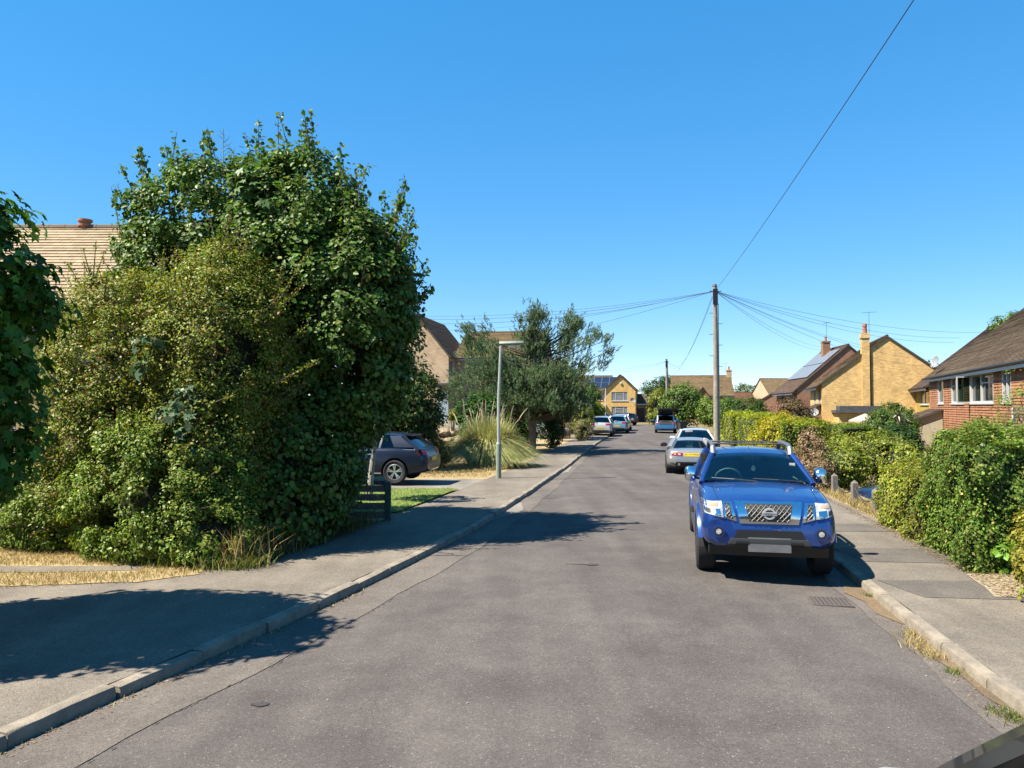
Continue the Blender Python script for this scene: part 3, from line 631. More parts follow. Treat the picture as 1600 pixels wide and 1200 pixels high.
# dry weeds at the hedge foot
rngf = np.random.default_rng(18)
def foot(pts, n, sp): return np.concatenate([np.c_[rngf.normal(x, sp, n), rngf.normal(y, sp, n), np.full(n, UP)] for x, y in pts])
blades('dry_weeds', 'tall dead stalks and rusty weeds at the corner of the hedge', 'weeds', foot([(-3.75, 10.5), (-3.6, 10.7), (-3.85, 10.6)], 90, .12), .5, .012, STRAW + [(.35, .2, .08)], 19, .5)
blades('green_weeds', 'grey green weeds fringing the foot of the big hedge', 'weeds', foot([(-3.5, 10.45), (-3.7, 10.35), (-4.4, 10.45), (-4.9, 10.6), (-5.4, 10.9), (-4.0, 10.35)], 150, .14), .2, .016, GRN + [(.28, .28, .1), (.45, .36, .14)], 20, .7)
blades('shade_weeds', 'dull grasses along the pavement under the dark tree', 'weeds', np.concatenate([foot([(kl(y) - 2.0, y)], 60, .1) for y in np.arange(10.8, 14.4, .3)]), .3, .016, [(.12, .15, .04), (.2, .18, .07), (.3, .22, .1)], 21, .6)

# left gardens further up
def bush_at(name, label, es, pal, seed, size=.07, nclump=90, cr=.22, per=60, cat='bush', **k):
    c = es[0]; b = (c[0], c[1], gz(c[0], c[1])); k['core'] = k.get('core', .62) * .82; return shrub(name, label, cat, es, b, int(nclump * 1.5), cr, per, size, k.pop('tpl', 'rhomb'), pal, seed, **k)
bush_at('laurel_tree', 'rounded dark evergreen tree behind the grey hatchback', [E(560, 690, 560, 700, 27.5, 1.5), E(590, 680, 600, 690, 27, 1.3)], DKGREEN + [(.15, .18, .03)], 30, .13, 150, .36, 60, 'tree', inner=.7, core=.72, trunk=(.12, .8), crown='crown')
bush_at('heather_shrub', 'low olive heather shrub right behind the grey hatchback tail', [E(632, 694, 672, 722, 26.5, .9)], OLIVE + [(.2, .12, .06)], 31, .06, 70, .2, 70, core=.75)
bush_at('heather_shrub', 'small olive shrub between the grey hatchback and pampas grass', [E(662, 705, 690, 728, 27.2, .6)], OLIVE, 32, .06, 40, .18, 60, core=.75)
bush_at('glossy_shrub', 'glossy green shrub behind the pampas grass plumes', [E(715, 790, 615, 690, 35, 1.2)], [(.06, .15, .03), (.09, .2, .045), (.05, .11, .025)], 33, .13, 70, .3, 50, core=.7, tpl='oval')
bush_at('ball_shrub', 'small clipped green ball on the rock wall', [E(698, 716, 638, 655, 39, .35)], PRIV, 34, .06, 14, .12, 60, core=.8)
# pampas grass
def pampas(name, label, u, v, Y, R, H, seed):
    b = at(u, v, Y); b.z = gz(b.x, Y); root = empty(name, b, 0, label, 'grass clump'); r = np.random.default_rng(seed); n = 9000
    a = r.uniform(0, 2 * np.pi, n); el = r.uniform(.05, 1, n) ** .8; L = H * r.uniform(.75, 1.2, n); R_ = R * el * r.uniform(.75, 1.1, n)
    rb_ = r.random(n) * .75; B = np.stack([np.cos(a) * rb_, np.sin(a) * rb_, 0 * a], 1); out = np.stack([np.cos(a), np.sin(a), 0 * a], 1); sd = np.stack([-np.sin(a), np.cos(a), 0 * a], 1) * .018
    ts = np.array([0, .35, .65, 1.0]); V = []
    for t in ts:
        h = L * (1.5 * t - (.45 + 1.0 * el) * t * t); p = B + out * (R_ * t ** 1.6)[:, None]; p = p.copy(); p[:, 2] += np.maximum(h, .03); w = (1 - .85 * t); V += [p - sd * w, p + sd * w]
    V = np.stack(V, 1).reshape(-1, 3); i = np.arange(n)[:, None] * 8; q = np.concatenate([i + np.array([[0, 1, 3, 2]]), i + np.array([[2, 3, 5, 4]]), i + np.array([[4, 5, 7, 6]])], 1).ravel()
    tag(link_mesh('blades', np_mesh('blades', V, q, 4, pick(r, [(.46, .54, .18), (.58, .62, .23), (.38, .48, .15), (.78, .70, .30), (.85, .74, .36)], n).repeat(8, 0)), M_BLADE, root), kind='stuff')
    mp = mat('plume', (.62, .5, .30), .9, .15, 10)
    for k in range(26):
        a = r.uniform(0, 6.28); d = r.uniform(.1, R * .75); h = H * r.uniform(1.05, 1.4); x, y = math.cos(a) * d, math.sin(a) * d
        mb = MB(); mb.tube([(x * .3, y * .3, .2), (x * .7, y * .7, h * .6), (x, y, h * .82)], [.012, .01, .008], 4); q = r.normal(0, .05, 2)
        mb.tube([(x, y, h * .80), (x * 1.03 + q[0] * .5, y * 1.03 + q[1] * .5, h * .88), (x * 1.08 + q[0], y * 1.08 + q[1], h * .96), (x * 1.16 + q[0] * 1.5, y * 1.16 + q[1] * 1.5, h * 1.03)], [.010, .024, .02, .004], 5); mb.build('plume', mp, root)
pampas('pampas_grass', 'huge round pampas grass clump with straw plumes behind the lamp post', 762, 722, 29.6, 1.95, 1.85, 40)

# pine
def pine():
    base = Vector((1.0, 38.2, gz(1.0, 38.2))); root = empty('pine_tree', base, 0, 'spreading blue green pine with two ragged tops beside the pavement', 'tree'); r = np.random.default_rng(50)
    Y = 38.2; P3 = lambda u, v, y=Y: at(u, v, y) - base
    mb = MB(); mb.tube([(0, 0, -.1), (.02, 0, 1.0), (-.1, .1, 2.2), (-.1, .1, 3.4), P3(835, 560), P3(835, 485)], [.21, .17, .16, .13, .07, .02], 10); mb.build('trunk', mat('pine_bark', (.30, .21, .15), .95, .35, 9, .8, 30), root, True)
    ends = []
    def arm(a, b, k, spread, ry=.6):
        for i in range(k):
            t = r.uniform(.25, 1); p = a.lerp(b, t) + Vector((r.normal(0, spread), r.normal(0, ry), r.normal(0, spread * .7))); ends.append(p)
    J = P3(835, 620)
    for (u, v, y, k, s) in ((715, 610, 37, 60, .35), (740, 570, 37.5, 60, .35), (725, 590, 38.5, 50, .35), (760, 550, 38.5, 50, .3), (780, 600, 36.6, 70, .4), (745, 640, 37.6, 45, .28), (800, 560, 39, 70, .4), (735, 530, 38.2, 26, .16), (760, 540, 37, 24, .2), (850, 580, 36.8, 80, .42), (880, 560, 38.5, 70, .4), (905, 590, 37.4, 80, .36), (920, 620, 38.6, 60, .35), (900, 640, 38, 55, .32), (870, 630, 36.6, 60, .38), (930, 560, 38.8, 34, .22), (935, 525, 38, 22, .16), (905, 530, 38.2, 30, .22), (820, 640, 36.8, 50, .34), (790, 640, 36.5, 36, .3), (870, 600, 39.5, 50, .4), (810, 600, 39.8, 50, .4)):
        arm(J, P3(u, v, y), k, s)
    for (u0, v0, u1, v1, k, s) in ((835, 580, 836, 480, 60, .2), (830, 560, 815, 520, 26, .12), (845, 560, 856, 510, 22, .12), (880, 570, 888, 490, 40, .18), (885, 540, 905, 505, 20, .1), (735, 570, 733, 512, 24, .1), (745, 560, 755, 520, 12, .08)):
        arm(P3(u0, v0), P3(u1, v1), k, s, .25)
    for u, v, y in ((815, 500, 38.2), (850, 498, 38.2), (905, 505, 38.2), (945, 530, 38.2), (950, 550, 38.2), (930, 520, 38.4), (758, 517, 38.2), (728, 515, 38), (712, 600, 37.2), (706, 625, 37.2), (940, 570, 38.2)):
        for _ in range(5): ends.append(P3(u, v, y) + Vector(r.normal(0, .12, 3)))
    mb = MB()
    for k in range(0, len(ends), 5):
        e = ends[k]; s = Vector((0, .05, min(max(1.6, e.z - 1.2), 5.6))); m_ = s.lerp(e, .5) + Vector((0, 0, -.15)); mb.tube([s, m_, e], [.05, .03, .008], 5)
    mb.build('branches', M_BARK, root, True)
    # needle tufts
    T = np.array([e[:] for e in ends]); T = np.repeat(T, 9, 0) + r.normal(0, .15, (len(T) * 9, 3)); n = len(T); per = 18
    up = unit(np.c_[T[:, 0] * .22, T[:, 1] * .22, np.full(n, 1.0)] + r.normal(0, .35, (n, 3))); ln = .12
    d = unit(np.repeat(up, per, 0) * .9 + r.normal(0, .6, (n * per, 3))); o = np.repeat(T, per, 0) + np.repeat(up, per, 0) * r.uniform(-.06, .18, (n * per, 1)); L = ln * r.uniform(.6, 1.2, (n * per, 1))
    sd = unit(np.cross(d, r.normal(0, 1, (n * per, 3)))) * .013
    V = np.stack([o - sd, o + sd, o + d * L], 1).reshape(-1, 3)
    c = np.repeat(pick(r, [(.15, .25, .11), (.21, .32, .15), (.29, .39, .21), (.11, .19, .085), (.33, .39, .17)], n), per, 0).repeat(3, 0)
    tag(link_mesh('needles', np_mesh('needles', V, np.arange(3 * n * per), 3, c), M_LEAFM, root), kind='stuff')
pine()
bush_at('ivy_bush', 'dense dark ivy bush just beyond the pine trunk', [E(843, 880, 605, 700, 41, 1.0), E(850, 900, 600, 660, 42, 1.0)], DKGREEN, 51, .1, 110, .3, 60, core=.75, inner=.7)
bush_at('shade_bush', 'dark bush between the pampas plumes and the pine trunk', [E(770, 838, 630, 716, 43, 1.2)], DKGREEN + HAZEL[:1], 58, .11, 110, .32, 55, core=.75, inner=.7)
bush_at('purple_shrub', 'dull purple leaved shrub under the pine boughs', [E(868, 912, 590, 640, 52, 1.4)], [(.16, .09, .07), (.22, .12, .09), (.12, .10, .05), (.2, .16, .08)], 52, .13, 70, .35, 40, core=.7)
bush_at('green_tree', 'mid green tree beside the far yellow brick house', [E(905, 938, 600, 652, 66, 1.6)], HAZEL, 53, .16, 70, .4, 40, 'tree', core=.7, crown='crown')
bush_at('golden_shrub', 'golden green shrub beside the thin white lamp column', [E(888, 928, 632, 676, 50, 1.1)], PRIV + OLIVE, 54, .1, 70, .28, 50, core=.7)
bush_at('golden_shrub', 'small golden shrub in front of the blue van', [E(912, 945, 630, 656, 64, .9)], PRIV, 55, .12, 50, .28, 50, core=.7)
bush_at('dead_shrub', 'straw and pink dried shrub near the silver hatchback', [E(862, 895, 648, 684, 47.5, .7)], [(.4, .3, .18), (.3, .27, .12), (.42, .27, .2), (.2, .22, .08)], 56, .07, 60, .22, 50, core=.4, inner=.4)
bush_at('verge_shrub', 'green and pink flowering shrub at the drive mouth', [E(898, 924, 655, 690, 48.5, .6)], [(.2, .26, .06), (.28, .3, .08), (.42, .28, .22)], 57, .07, 50, .2, 50, core=.6)

# right hand gardens, from near to far
def Q4(*pts): return [(kr(y) + d, y) for d, y in pts]
shrub('conifer_shrub', 'golden conifer spilling over the pavement at the right edge', 'bush', [(6.1, 8.25, .62, .62, .6, .68), (5.95, 8.1, .35, .58, .5, .42), (6.4, 8.8, .65, .6, .5, .62)], (6.1, 8.25, UP), 130, .15, 110, .05, 'rhomb', [(.42, .38, .06), (.5, .45, .09), (.33, .33, .05), (.27, .29, .05)], 60, m=M_LEAFM, core=.72, inner=.75, droop=-.3, zfun=lambda x, y: UP)
PV = [(.13, .24, .035), (.16, .29, .045), (.22, .35, .055), (.28, .40, .07), (.38, .42, .1), (.10, .19, .03), (.18, .31, .05), (.2, .33, .055), (.15, .27, .04), (.46, .42, .14)]
hedge('privet_hedge', 'big tall glossy green hedge beside the pavement under the red house', [(5.98, 10.05), (6.45, 12.0), (9.6, 11.9), (9.3, 9.75)], [1.68, 1.72, 1.85, 1.8], 95000, .047, 'rhomb', PV, 61, rough=.13, m=M_LEAF, zf=lambda x, y: .08, extra=.045)
shrub('bright_weed', 'fresh bright green leafy weed at the foot of the big right hedge', 'weed', [(6.35, 10.0, .32, .22, .18, .2)], (6.35, 10.0, UP), 16, .1, 16, .08, 'oval', [(.16, .32, .03), (.2, .38, .04)], 62, core=0, stems=6, r0=.01)
hedge('privet_hedge', 'clipped yellow green hedge between the big green hedge and chain fence', Q4((1.68, 11.9), (1.6, 14.3), (2.9, 14.4), (2.9, 11.9)), 1.42, 36000, .05, 'rhomb', PRIV + [(.13, .19, .03), (.36, .34, .08), (.42, .34, .1)], 63, rough=.1, extra=.03)
# plants behind the fence
bush_at('spindle_hedge', 'long loose yellow green hedge behind the parked blue pickup', [E(1275, 1345, 688, 770, 22.5, 1.3), E(1320, 1400, 672, 760, 23, 1.3), E(1380, 1425, 690, 760, 22, 1.2), E(1265, 1330, 675, 750, 26, 1.4)], PRIV + [(.3, .34, .07), (.36, .36, .1), (.18, .25, .05)], 64, .08, 210, .28, 80, core=.72, inner=.7)
bush_at('dead_shrub', 'dried pinkish brown shrub right behind the pickup mirror', [E(1250, 1285, 672, 760, 21.5, .7), E(1262, 1300, 720, 770, 20, .5)], [(.36, .2, .12), (.42, .28, .16), (.3, .24, .12), (.45, .35, .2)], 65, .06, 90, .2, 60, core=.5, inner=.5)
bush_at('golden_bush', 'bright golden yellow round bush above the pickup roof', [E(1172, 1258, 652, 735, 27.5, 1.1), E(1200, 1262, 645, 720, 28, 1.1)], [(.56, .48, .03), (.64, .54, .035), (.45, .44, .03), (.36, .38, .04)], 66, .07, 130, .24, 80, core=.72, inner=.7)
bush_at('brown_shrub', 'purple brown leaved shrub standing behind the golden bush', [E(1225, 1268, 625, 690, 30, .8), E(1215, 1250, 620, 660, 31, .6)], [(.15, .09, .05), (.2, .12, .06), (.14, .14, .05), (.24, .17, .08)], 67, .09, 70, .26, 40, core=.5, inner=.5)
hedge('privet_hedge', 'pale green clipped hedge between golden bush and telegraph pole', Q4((1.9, 26), (1.9, 30.2), (3.6, 30.6), (3.6, 26)), 1.75, 14000, .075, 'rhomb', PRIV, 68, zf=lambda x, y: 0)
hedge('privet_hedge', 'tall dark and lime clipped hedge just beyond the telegraph pole', Q4((1.9, 31), (1.9, 40), (3.4, 40), (3.4, 31)), 1.95, 22000, .085, 'rhomb', PRIV + LIME + [(.09, .15, .03)], 69, zf=lambda x, y: -.1)
hedge('privet_hedge', 'bright lime clipped hedge corner beside the telegraph pole', Q4((1.86, 29.4), (1.86, 30.6), (2.5, 30.7), (2.5, 29.4)), 1.55, 3500, .07, 'rhomb', LIME, 70, zf=lambda x, y: 0, rough=.04)
hedge('privet_hedge', 'long lime green clipped hedge by the white car', Q4((1.9, 42), (1.9, 55), (3.4, 55), (3.4, 42)), 1.85, 22000, .1, 'rhomb', LIME + PRIV, 71, zf=lambda x, y: 0)
hedge('privet_hedge', 'low straight green hedge below the yellow gable wall', [(16.6, 39), (15.0, 41.5), (21.5, 46), (23, 43.5)], 2.15, 12000, .1, 'rhomb', [(.14, .24, .03), (.18, .28, .04)], 72, zf=lambda x, y: -.9)
bush_at('cypress_shrub', 'dense upright green shrub beside the yellow gable wall', [E(1366, 1425, 632, 700, 40, 1.6)], [(.11, .2, .035), (.14, .24, .045), (.09, .16, .03)], 73, .1, 110, .32, 60, core=.75, inner=.72, droop=-.5)
bush_at('dark_shrub', 'dark glossy shrub below the porch of the tile hung house', [E(1372, 1428, 668, 722, 27, 1.1)], DKGREEN + [(.09, .16, .03)], 74, .09, 90, .26, 60, core=.75, inner=.7)
bush_at('green_tree', 'mid green leafy tree beside the far telegraph pole', [E(1036, 1100, 598, 665, 74, 2.2)], HAZEL + [(.13, .2, .05)], 75, .2, 120, .55, 50, 'tree', core=.72, crown='crown', trunk=(.15, .8))
bush_at('dark_tree', 'dark rounded tree right of the far yellow brick house', [E(1003, 1062, 585, 660, 118, 3.5)], DKGREEN + [(.07, .12, .03)], 76, .3, 110, .8, 50, 'tree', core=.72, crown='crown', trunk=(.2, .8))
bush_at('golden_tree', 'yellow green small tree between the garage and the far pole', [E(1014, 1044, 606, 665, 90, 2)], PRIV + OLIVE, 77, .22, 60, .5, 45, 'tree', core=.7, crown='crown')
bush_at('green_bush', 'round green bush below the brown roofed house', [E(1090, 1150, 620, 668, 62, 1.8)], HAZEL + PRIV[:2], 78, .16, 90, .45, 50, core=.72)
bush_at('green_bush', 'dark green bush right of the telegraph pole', [E(1122, 1200, 622, 672, 48, 1.8)], [(.08, .16, .03), (.12, .2, .04), (.07, .12, .025)], 79, .13, 120, .38, 50, core=.72)
bush_at('green_tree', 'distant feathery tree between the brown roof and red houses', [E(1148, 1184, 600, 640, 135, 4)], [(.12, .17, .05), (.16, .21, .07)], 80, .3, 60, .8, 40, 'tree', core=.6, crown='crown')
shrub('climbing_rose', 'straggly climbing rose with bare stems against the tile hung house', 'climber', [E(1560, 1608, 575, 690, 19, .6), E(1520, 1590, 650, 695, 18.5, .5)], (at(1570, 700, 19).x, 19, -.9), 60, .22, 22, .06, 'rhomb', PV + [(.3, .2, .08)], 81, core=0, inner=.2, stems=40, r0=.02, zfun=lambda x, y: -.8)
bush_at('roof_tree', 'tree top showing over the ridge of the tile hung house', [E(1556, 1600, 490, 530, 48, 1.2)], HAZEL, 82, .16, 50, .4, 40, 'tree', core=.5, crown='crown', trunk=(.14, 3))
# ------------------------------------------------------------------ houses
B_YEL = brick('brick_yellow', (1.16, .74, .26), (.74, .42, .12), (.95, .70, .38))
B_GOLD = brick('brick_gold', (1.18, .70, .20), (.80, .44, .11), (.92, .66, .33))
B_RED = brick('brick_red', (.52, .20, .11), (.38, .14, .08), (.46, .34, .25))
B_ORG = brick('brick_orange', (.50, .22, .10), (.42, .18, .08), (.42, .3, .2))
B_BUFF = brick('brick_buff', (.88, .60, .37), (.70, .46, .27), (.8, .64, .46))
B_YPAINT = brick('brick_yellow_paint', (.66, .47, .10), (.62, .44, .09), (.58, .42, .1), bump=.2)
R_TAN = brick('roof_tan', (.60, .46, .29), (.48, .36, .22), (.26, .19, .12), .3, .2, .3, .008, .25)
R_BRN = brick('roof_brown', (.21, .14, .10), (.16, .105, .075), (.09, .06, .045), .17, .1, .3, .006, .35)
R_MOSS = brick('roof_mossy', (.27, .19, .12), (.17, .125, .085), (.10, .075, .05), .17, .1, .4, .008, .45)
R_OCH = brick('roof_ochre', (.36, .25, .13), (.28, .19, .10), (.15, .1, .06), .17, .1, .3, .006, .35)
M_TILEH = brick('hung_tile', (.60, .28, .14), (.44, .19, .10), (.16, .075, .045), .17, 10, .2, .006, .35)
M_SOFF = mat('soffit', (.10, .085, .075), .8)
M_FELT = mat('felt_roof', (.085, .09, .10), .8, .25, 3)
M_CREAM = mat('cream_render', (.62, .54, .38), .85, .1, 3)
M_SOLAR = mat('solar_glass', (.025, .03, .05), .12, spec=.8)
M_SOLARL = mat('solar_glass_pale', (.25, .27, .30), .4, spec=.5)
def panel(mb, O, ux, w, h, ops=(), nin=None, depth=.09):
    O, ux = Vector(O), Vector(ux); up = Vector((0, 0, 1)); P = lambda a, c, d=0: O + ux * a + up * c + (nin * d if nin else Vector())
    us = sorted({0, w, *[o[0] for o in ops], *[o[1] for o in ops]}); vs_ = sorted({0, h, *[o[2] for o in ops], *[o[3] for o in ops]})
    for i in range(len(us) - 1):
        for j in range(len(vs_) - 1):
            cu, cv = (us[i] + us[i + 1]) / 2, (vs_[j] + vs_[j + 1]) / 2
            if any(o[0] < cu < o[1] and o[2] < cv < o[3] for o in ops): continue
            q = [(us[i], vs_[j]), (us[i + 1], vs_[j]), (us[i + 1], vs_[j + 1]), (us[i], vs_[j + 1])]; mb.face([P(*c) for c in q], q)
    for a, b, c, d in [o[:4] for o in ops]:
        for (p, q) in (((a, c), (b, c)), ((b, c), (b, d)), ((b, d), (a, d)), ((a, d), (a, c))):
            mb.face([P(*p), P(*q), P(*q, depth), P(*p, depth)], [p, q, q, p])
def window(parent, M, w, h, mull=(), transom=None, net=False, sill=True, name='window', frame=M_WHITE, fw=.055, openl=None):
    b = MB(); y0, y1 = (.03, .10) if fw < .07 else (-.02, .09)
    b.box(0, fw, y0, y1, 0, h, M).box(w - fw, w, y0, y1, 0, h, M).box(fw, w - fw, y0, y1, 0, fw, M).box(fw, w - fw, y0, y1, h - fw, h, M)
    xs_ = [fw] + [w * t for t in mull] + [w - fw]
    for t in mull: b.box(w * t - fw / 2, w * t + fw / 2, y0 + .002, y1 - .002, fw, h - fw, M)
    win = b.build(name, frame, parent); k = 0
    for i in range(len(xs_) - 1):
        x0 = xs_[i] + (fw / 2 if i else 0); x1 = xs_[i + 1] - (fw / 2 if i < len(xs_) - 2 else 0)
        zs = [fw, h - fw]
        if transom and (i in transom[1]): zs = [fw, h * transom[0] - .02, h * transom[0] + .02, h - fw]; MB().box(x0, x1, y0 + .004, y1 - .004, zs[1], zs[2], M).build('transom', frame, win)
        for j in range(0, len(zs), 2): MB().box(x0, x1, .065, .075, zs[j], zs[j + 1], M).build('pane', M_GLASSN if net else M_GLASSW, win)
    if sill: MB().box(-.05, w + .05, -.07, .09, -.06, -.002, M).build('sill', frame, win)
    return win
def slope(root_or_parent, e0, e1, r0, r1, m, gauge, name='roof_slope', separate=False, seed=1):
    e0, e1, r0, r1 = map(Vector, (e0, e1, r0, r1)); n = (e1 - e0).cross(r0 - e0).normalized()
    if n.z < 0: n = -n
    L = ((r0 + r1) / 2 - (e0 + e1) / 2).length; k = max(3, int(L / gauge)); rr = random.Random(seed); th = .028 * gauge / .1 if gauge < .15 else .03
    mb = MB(); mb.face([e0 - n * .07, e1 - n * .07, r1 - n * .07, r0 - n * .07]); mb.face([e0 - n * .07, e1 - n * .07, e1, e0]); mb.face([e0 - n * .07, e0, r0, r0 - n * .07]); mb.face([e1 - n * .07, e1, r1, r1 - n * .07])
    par = mb.build(name, M_SOFF, root_or_parent); allb = MB()
    for i in range(k):
        a0, a1 = e0.lerp(r0, i / k), e1.lerp(r1, i / k); b0, b1 = e0.lerp(r0, (i + 1) / k), e1.lerp(r1, (i + 1) / k)
        mb = MB() if separate else allb; ns = max(2, int((a1 - a0).length / (1.2 if separate else 3)))
        w = (a1 - a0).length; hs = [th * rr.uniform(.8, 1.25) for _ in range(ns + 1)]
        for s in range(ns):
            t0, t1 = s / ns, (s + 1) / ns; p0, p1, q0, q1 = a0.lerp(a1, t0), a0.lerp(a1, t1), b0.lerp(b1, t0), b0.lerp(b1, t1)
            u0, u1 = t0 * w, t1 * w; v0, v1 = i * gauge, (i + .98) * gauge
            mb.face([p0 + n * hs[s], p1 + n * hs[s + 1], q1 + n * .006, q0 + n * .006], [(u0, v0), (u1, v0), (u1, v1), (u0, v1)])
            mb.face([p0 + n * .002, p1 + n * .002, p1 + n * hs[s + 1], p0 + n * hs[s]], [(u0, v0), (u1, v0), (u1, v0 + .01), (u0, v0 + .01)])
        if separate: mb.build('tile_course', m, par)
    if not separate: allb.build('tile_courses', m, par)
    return par
def house(name, label, O, ang, W, D, base, eave, ridge, wall, roof, wins=(), gauge=.1, over=.35, verge=.12, sep=False, wall2=None, gutter=True, group=None, seed=1, extra=None, ops_only=()):
    """ridge along local x; walls: f (y=0), b (y=D), l (x=0), r (x=W). wins: (wall, a, b, z0, z1, mullions, transom, net)"""
    root = empty(name, (O[0], O[1], base), ang, label, 'house', group); h = eave - base; rh = ridge - base
    wl_ = {'f': ((0, 0, 0), (1, 0, 0), W, Vector((0, 1, 0))), 'b': ((W, D, 0), (-1, 0, 0), W, Vector((0, -1, 0))), 'l': ((0, D, 0), (0, -1, 0), D, Vector((1, 0, 0))), 'r': ((W, 0, 0), (0, 1, 0), D, Vector((-1, 0, 0)))}
    for k, (o, ux, w, nin) in wl_.items():
        ops = [(x[1], x[2], x[3] - base, x[4] - base) for x in wins if x[0] == k]; mb = MB(); panel(mb, o, ux, w, h, ops, nin)
        if k in 'lr':
            o_, u_ = Vector(o), Vector(ux); q = [(0, h), (w, h), (w / 2, rh)]; mb.face([o_ + u_ * a + Vector((0, 0, c)) for a, c in q], q)
        mb.build({'f': 'front_wall', 'b': 'road_wall', 'l': 'gable_wall', 'r': 'far_gable_wall'}[k], (wall2 or {}).get(k, wall), root)
        for x in wins:
            if x[0] != k: continue
            up = Vector((0, 0, 1)); M = Matrix.Translation(Vector(o) + Vector(ux) * x[1] + up * (x[3] - base)) @ Matrix((Vector(ux), nin, up)).transposed().to_4x4()
            window(root, M, x[2] - x[1], x[4] - x[3], x[5] if len(x) > 5 else (.5,), x[6] if len(x) > 6 else None, x[7] if len(x) > 7 else False, fw=.085 if name == 'tile_hung_house' else .055)
    dz = (rh - h) / (D / 2) * over; y0, y1 = -over, D + over; x0, x1 = -verge, W + verge
    s1 = slope(root, (x0, y0, h - dz + .05), (x1, y0, h - dz + .05), (x0, D / 2, rh + .05), (x1, D / 2, rh + .05), roof, gauge, 'roof', sep, seed)
    s2 = slope(root, (x0, y1, h - dz + .05), (x1, y1, h - dz + .05), (x0, D / 2, rh + .05), (x1, D / 2, rh + .05), roof, gauge, 'roof', sep, seed + 1)
    mb = MB(); n = max(2, int((x1 - x0) / .45))
    for i in range(n): a = x0 + (x1 - x0) * i / n; mb.tube([(a, D / 2, rh + .03), (a + (x1 - x0) / n - .01, D / 2, rh + .035)], .11, 8)
    mb.build('ridge_tiles', roof, root)
    if gutter:
        for y in (y0 - .05, y1 + .05):
            MB().tube([(x0, y, h - dz + .03), (x1, y, h - dz + .03)], .05, 8).build('gutter', M_BLACK, root); yy = y0 + .03 if y < 0 else y1 - .03
            MB().box(x0 + .05, x1 - .05, yy - .012, yy + .012, h - dz - .17, h - dz - .04).build('fascia', M_WHITE, root)
    return root
def chimney(parent, x, y, z0, z1, w=.6, d=.6, m=B_GOLD, pots=1, name='chimney'):
    mb = MB()
    for o, ux, ww in (((x - w / 2, y - d / 2, z0), (1, 0, 0), w), ((x + w / 2, y + d / 2, z0), (-1, 0, 0), w), ((x - w / 2, y + d / 2, z0), (0, -1, 0), d), ((x + w / 2, y - d / 2, z0), (0, 1, 0), d)): panel(mb, o, ux, ww, z1 - z0)
    c = mb.build(name, m, parent)
    MB().box(x - w / 2 - .05, x + w / 2 + .05, y - d / 2 - .05, y + d / 2 + .05, z1 - .16, z1).build('cap', m, c)
    for i in range(pots): MB().lathe([(.0, 0), (.13, 0), (.11, .38), (.14, .4), (.14, .46), (.09, .46), (.09, .1)], 12, 'z', (x + (i - (pots - 1) / 2) * .35, y, z1)).build('pot', M_TERRAC, c, True)
    return c
def aerial(parent, x, y, z, h=1.2, ang=0.3):
    mb = MB(); mb.tube([(x, y, z), (x, y, z + h)], .015, 5); c, s = math.cos(ang), math.sin(ang); mb.bar((x - c * .5, y - s * .5, z + h - .06), (x + c * .5, y + s * .5, z + h - .06), .02, .02)
    for k in range(7): t = -.45 + k * .15; mb.bar((x + c * t - s * .16, y + s * t + c * .16, z + h - .06), (x + c * t + s * .16, y + s * t - c * .16, z + h - .06), .012, .012)
    return mb.build('aerial', M_DKGREY, parent)
def dish(parent, p, r=.33, aim=(-.8, -.5, .35)):
    a = Vector(aim).normalized(); q = a.to_track_quat('Z', 'Y').to_matrix().to_4x4(); M = Matrix.Translation(Vector(p)) @ q; mb = MB()
    rings = [[M @ Vector((r * t * math.cos(2 * math.pi * k / 18), r * .92 * t * math.sin(2 * math.pi * k / 18), .10 * t * t)) for k in range(18)] for t in (.02, .35, .7, 1.0)]
    rings += [[M @ Vector((r * t * math.cos(2 * math.pi * k / 18), r * .92 * t * math.sin(2 * math.pi * k / 18), .10 * t * t - .012)) for k in range(18)] for t in (1.0, .7, .35, .02)]; mb.loft(rings)
    d = mb.build('satellite_dish', M_DISH, parent, True); mb = MB(); mb.tube([M @ Vector((0, -r * .9, .1)), M @ Vector((0, -.05, .38))], .012, 5); MB().tube([M @ Vector((0, 0, -.01)), M @ Vector((0, -.1, -.25))], .02, 5).build('bracket', M_DKGREY, d); mb.box(-.04, .04, -.09, -.01, .36, .44, M); mb.build('feed_arm', M_DKGREY, d); return d
def lin(u, P, d): # distance along a ground line where it meets the sight line of column u
    t = (u - 800) / F; return (t * P.y - P.x) / (d.x - t * d.y)

# --- near tile hung pair on the right
P0, P1 = Vector((23.9, 44.0)), Vector((17.0, 24.0)); d1 = (P0 - P1).normalized(); rn = Vector((d1.y, -d1.x)); L1 = (P0 - P1).length; a1 = math.atan2(d1.y, d1.x)
Dp = 10.6; O = P1 + rn * Dp; EV = 3.98
def wb_(u0, u1): # positions along the road wall run from the far end
    return L1 - lin(u0, P1, d1), L1 - lin(u1, P1, d1)
wl4 = []
for (u0, u1, z0, z1, mu, tr) in ((1466, 1475, 2.38, 3.66, (), None), (1487, 1507, 2.38, 3.66, (.5,), (.66, (0, 1))), (1517, 1553, 2.38, 3.66, (.48,), (.66, (1,))), (1567, 1581, 2.38, 3.66, (.5,), None)):
    a, b = wb_(u0, u1); wl4.append(('b', a, b, z0, z1, mu, tr))
h1 = house('tile_hung_house', 'red tile hung house with mossy brown roof and white windows at right', O, a1, L1, Dp, -1.0, EV, 8.05, B_RED, R_MOSS, wl4, .1, .3, .15)
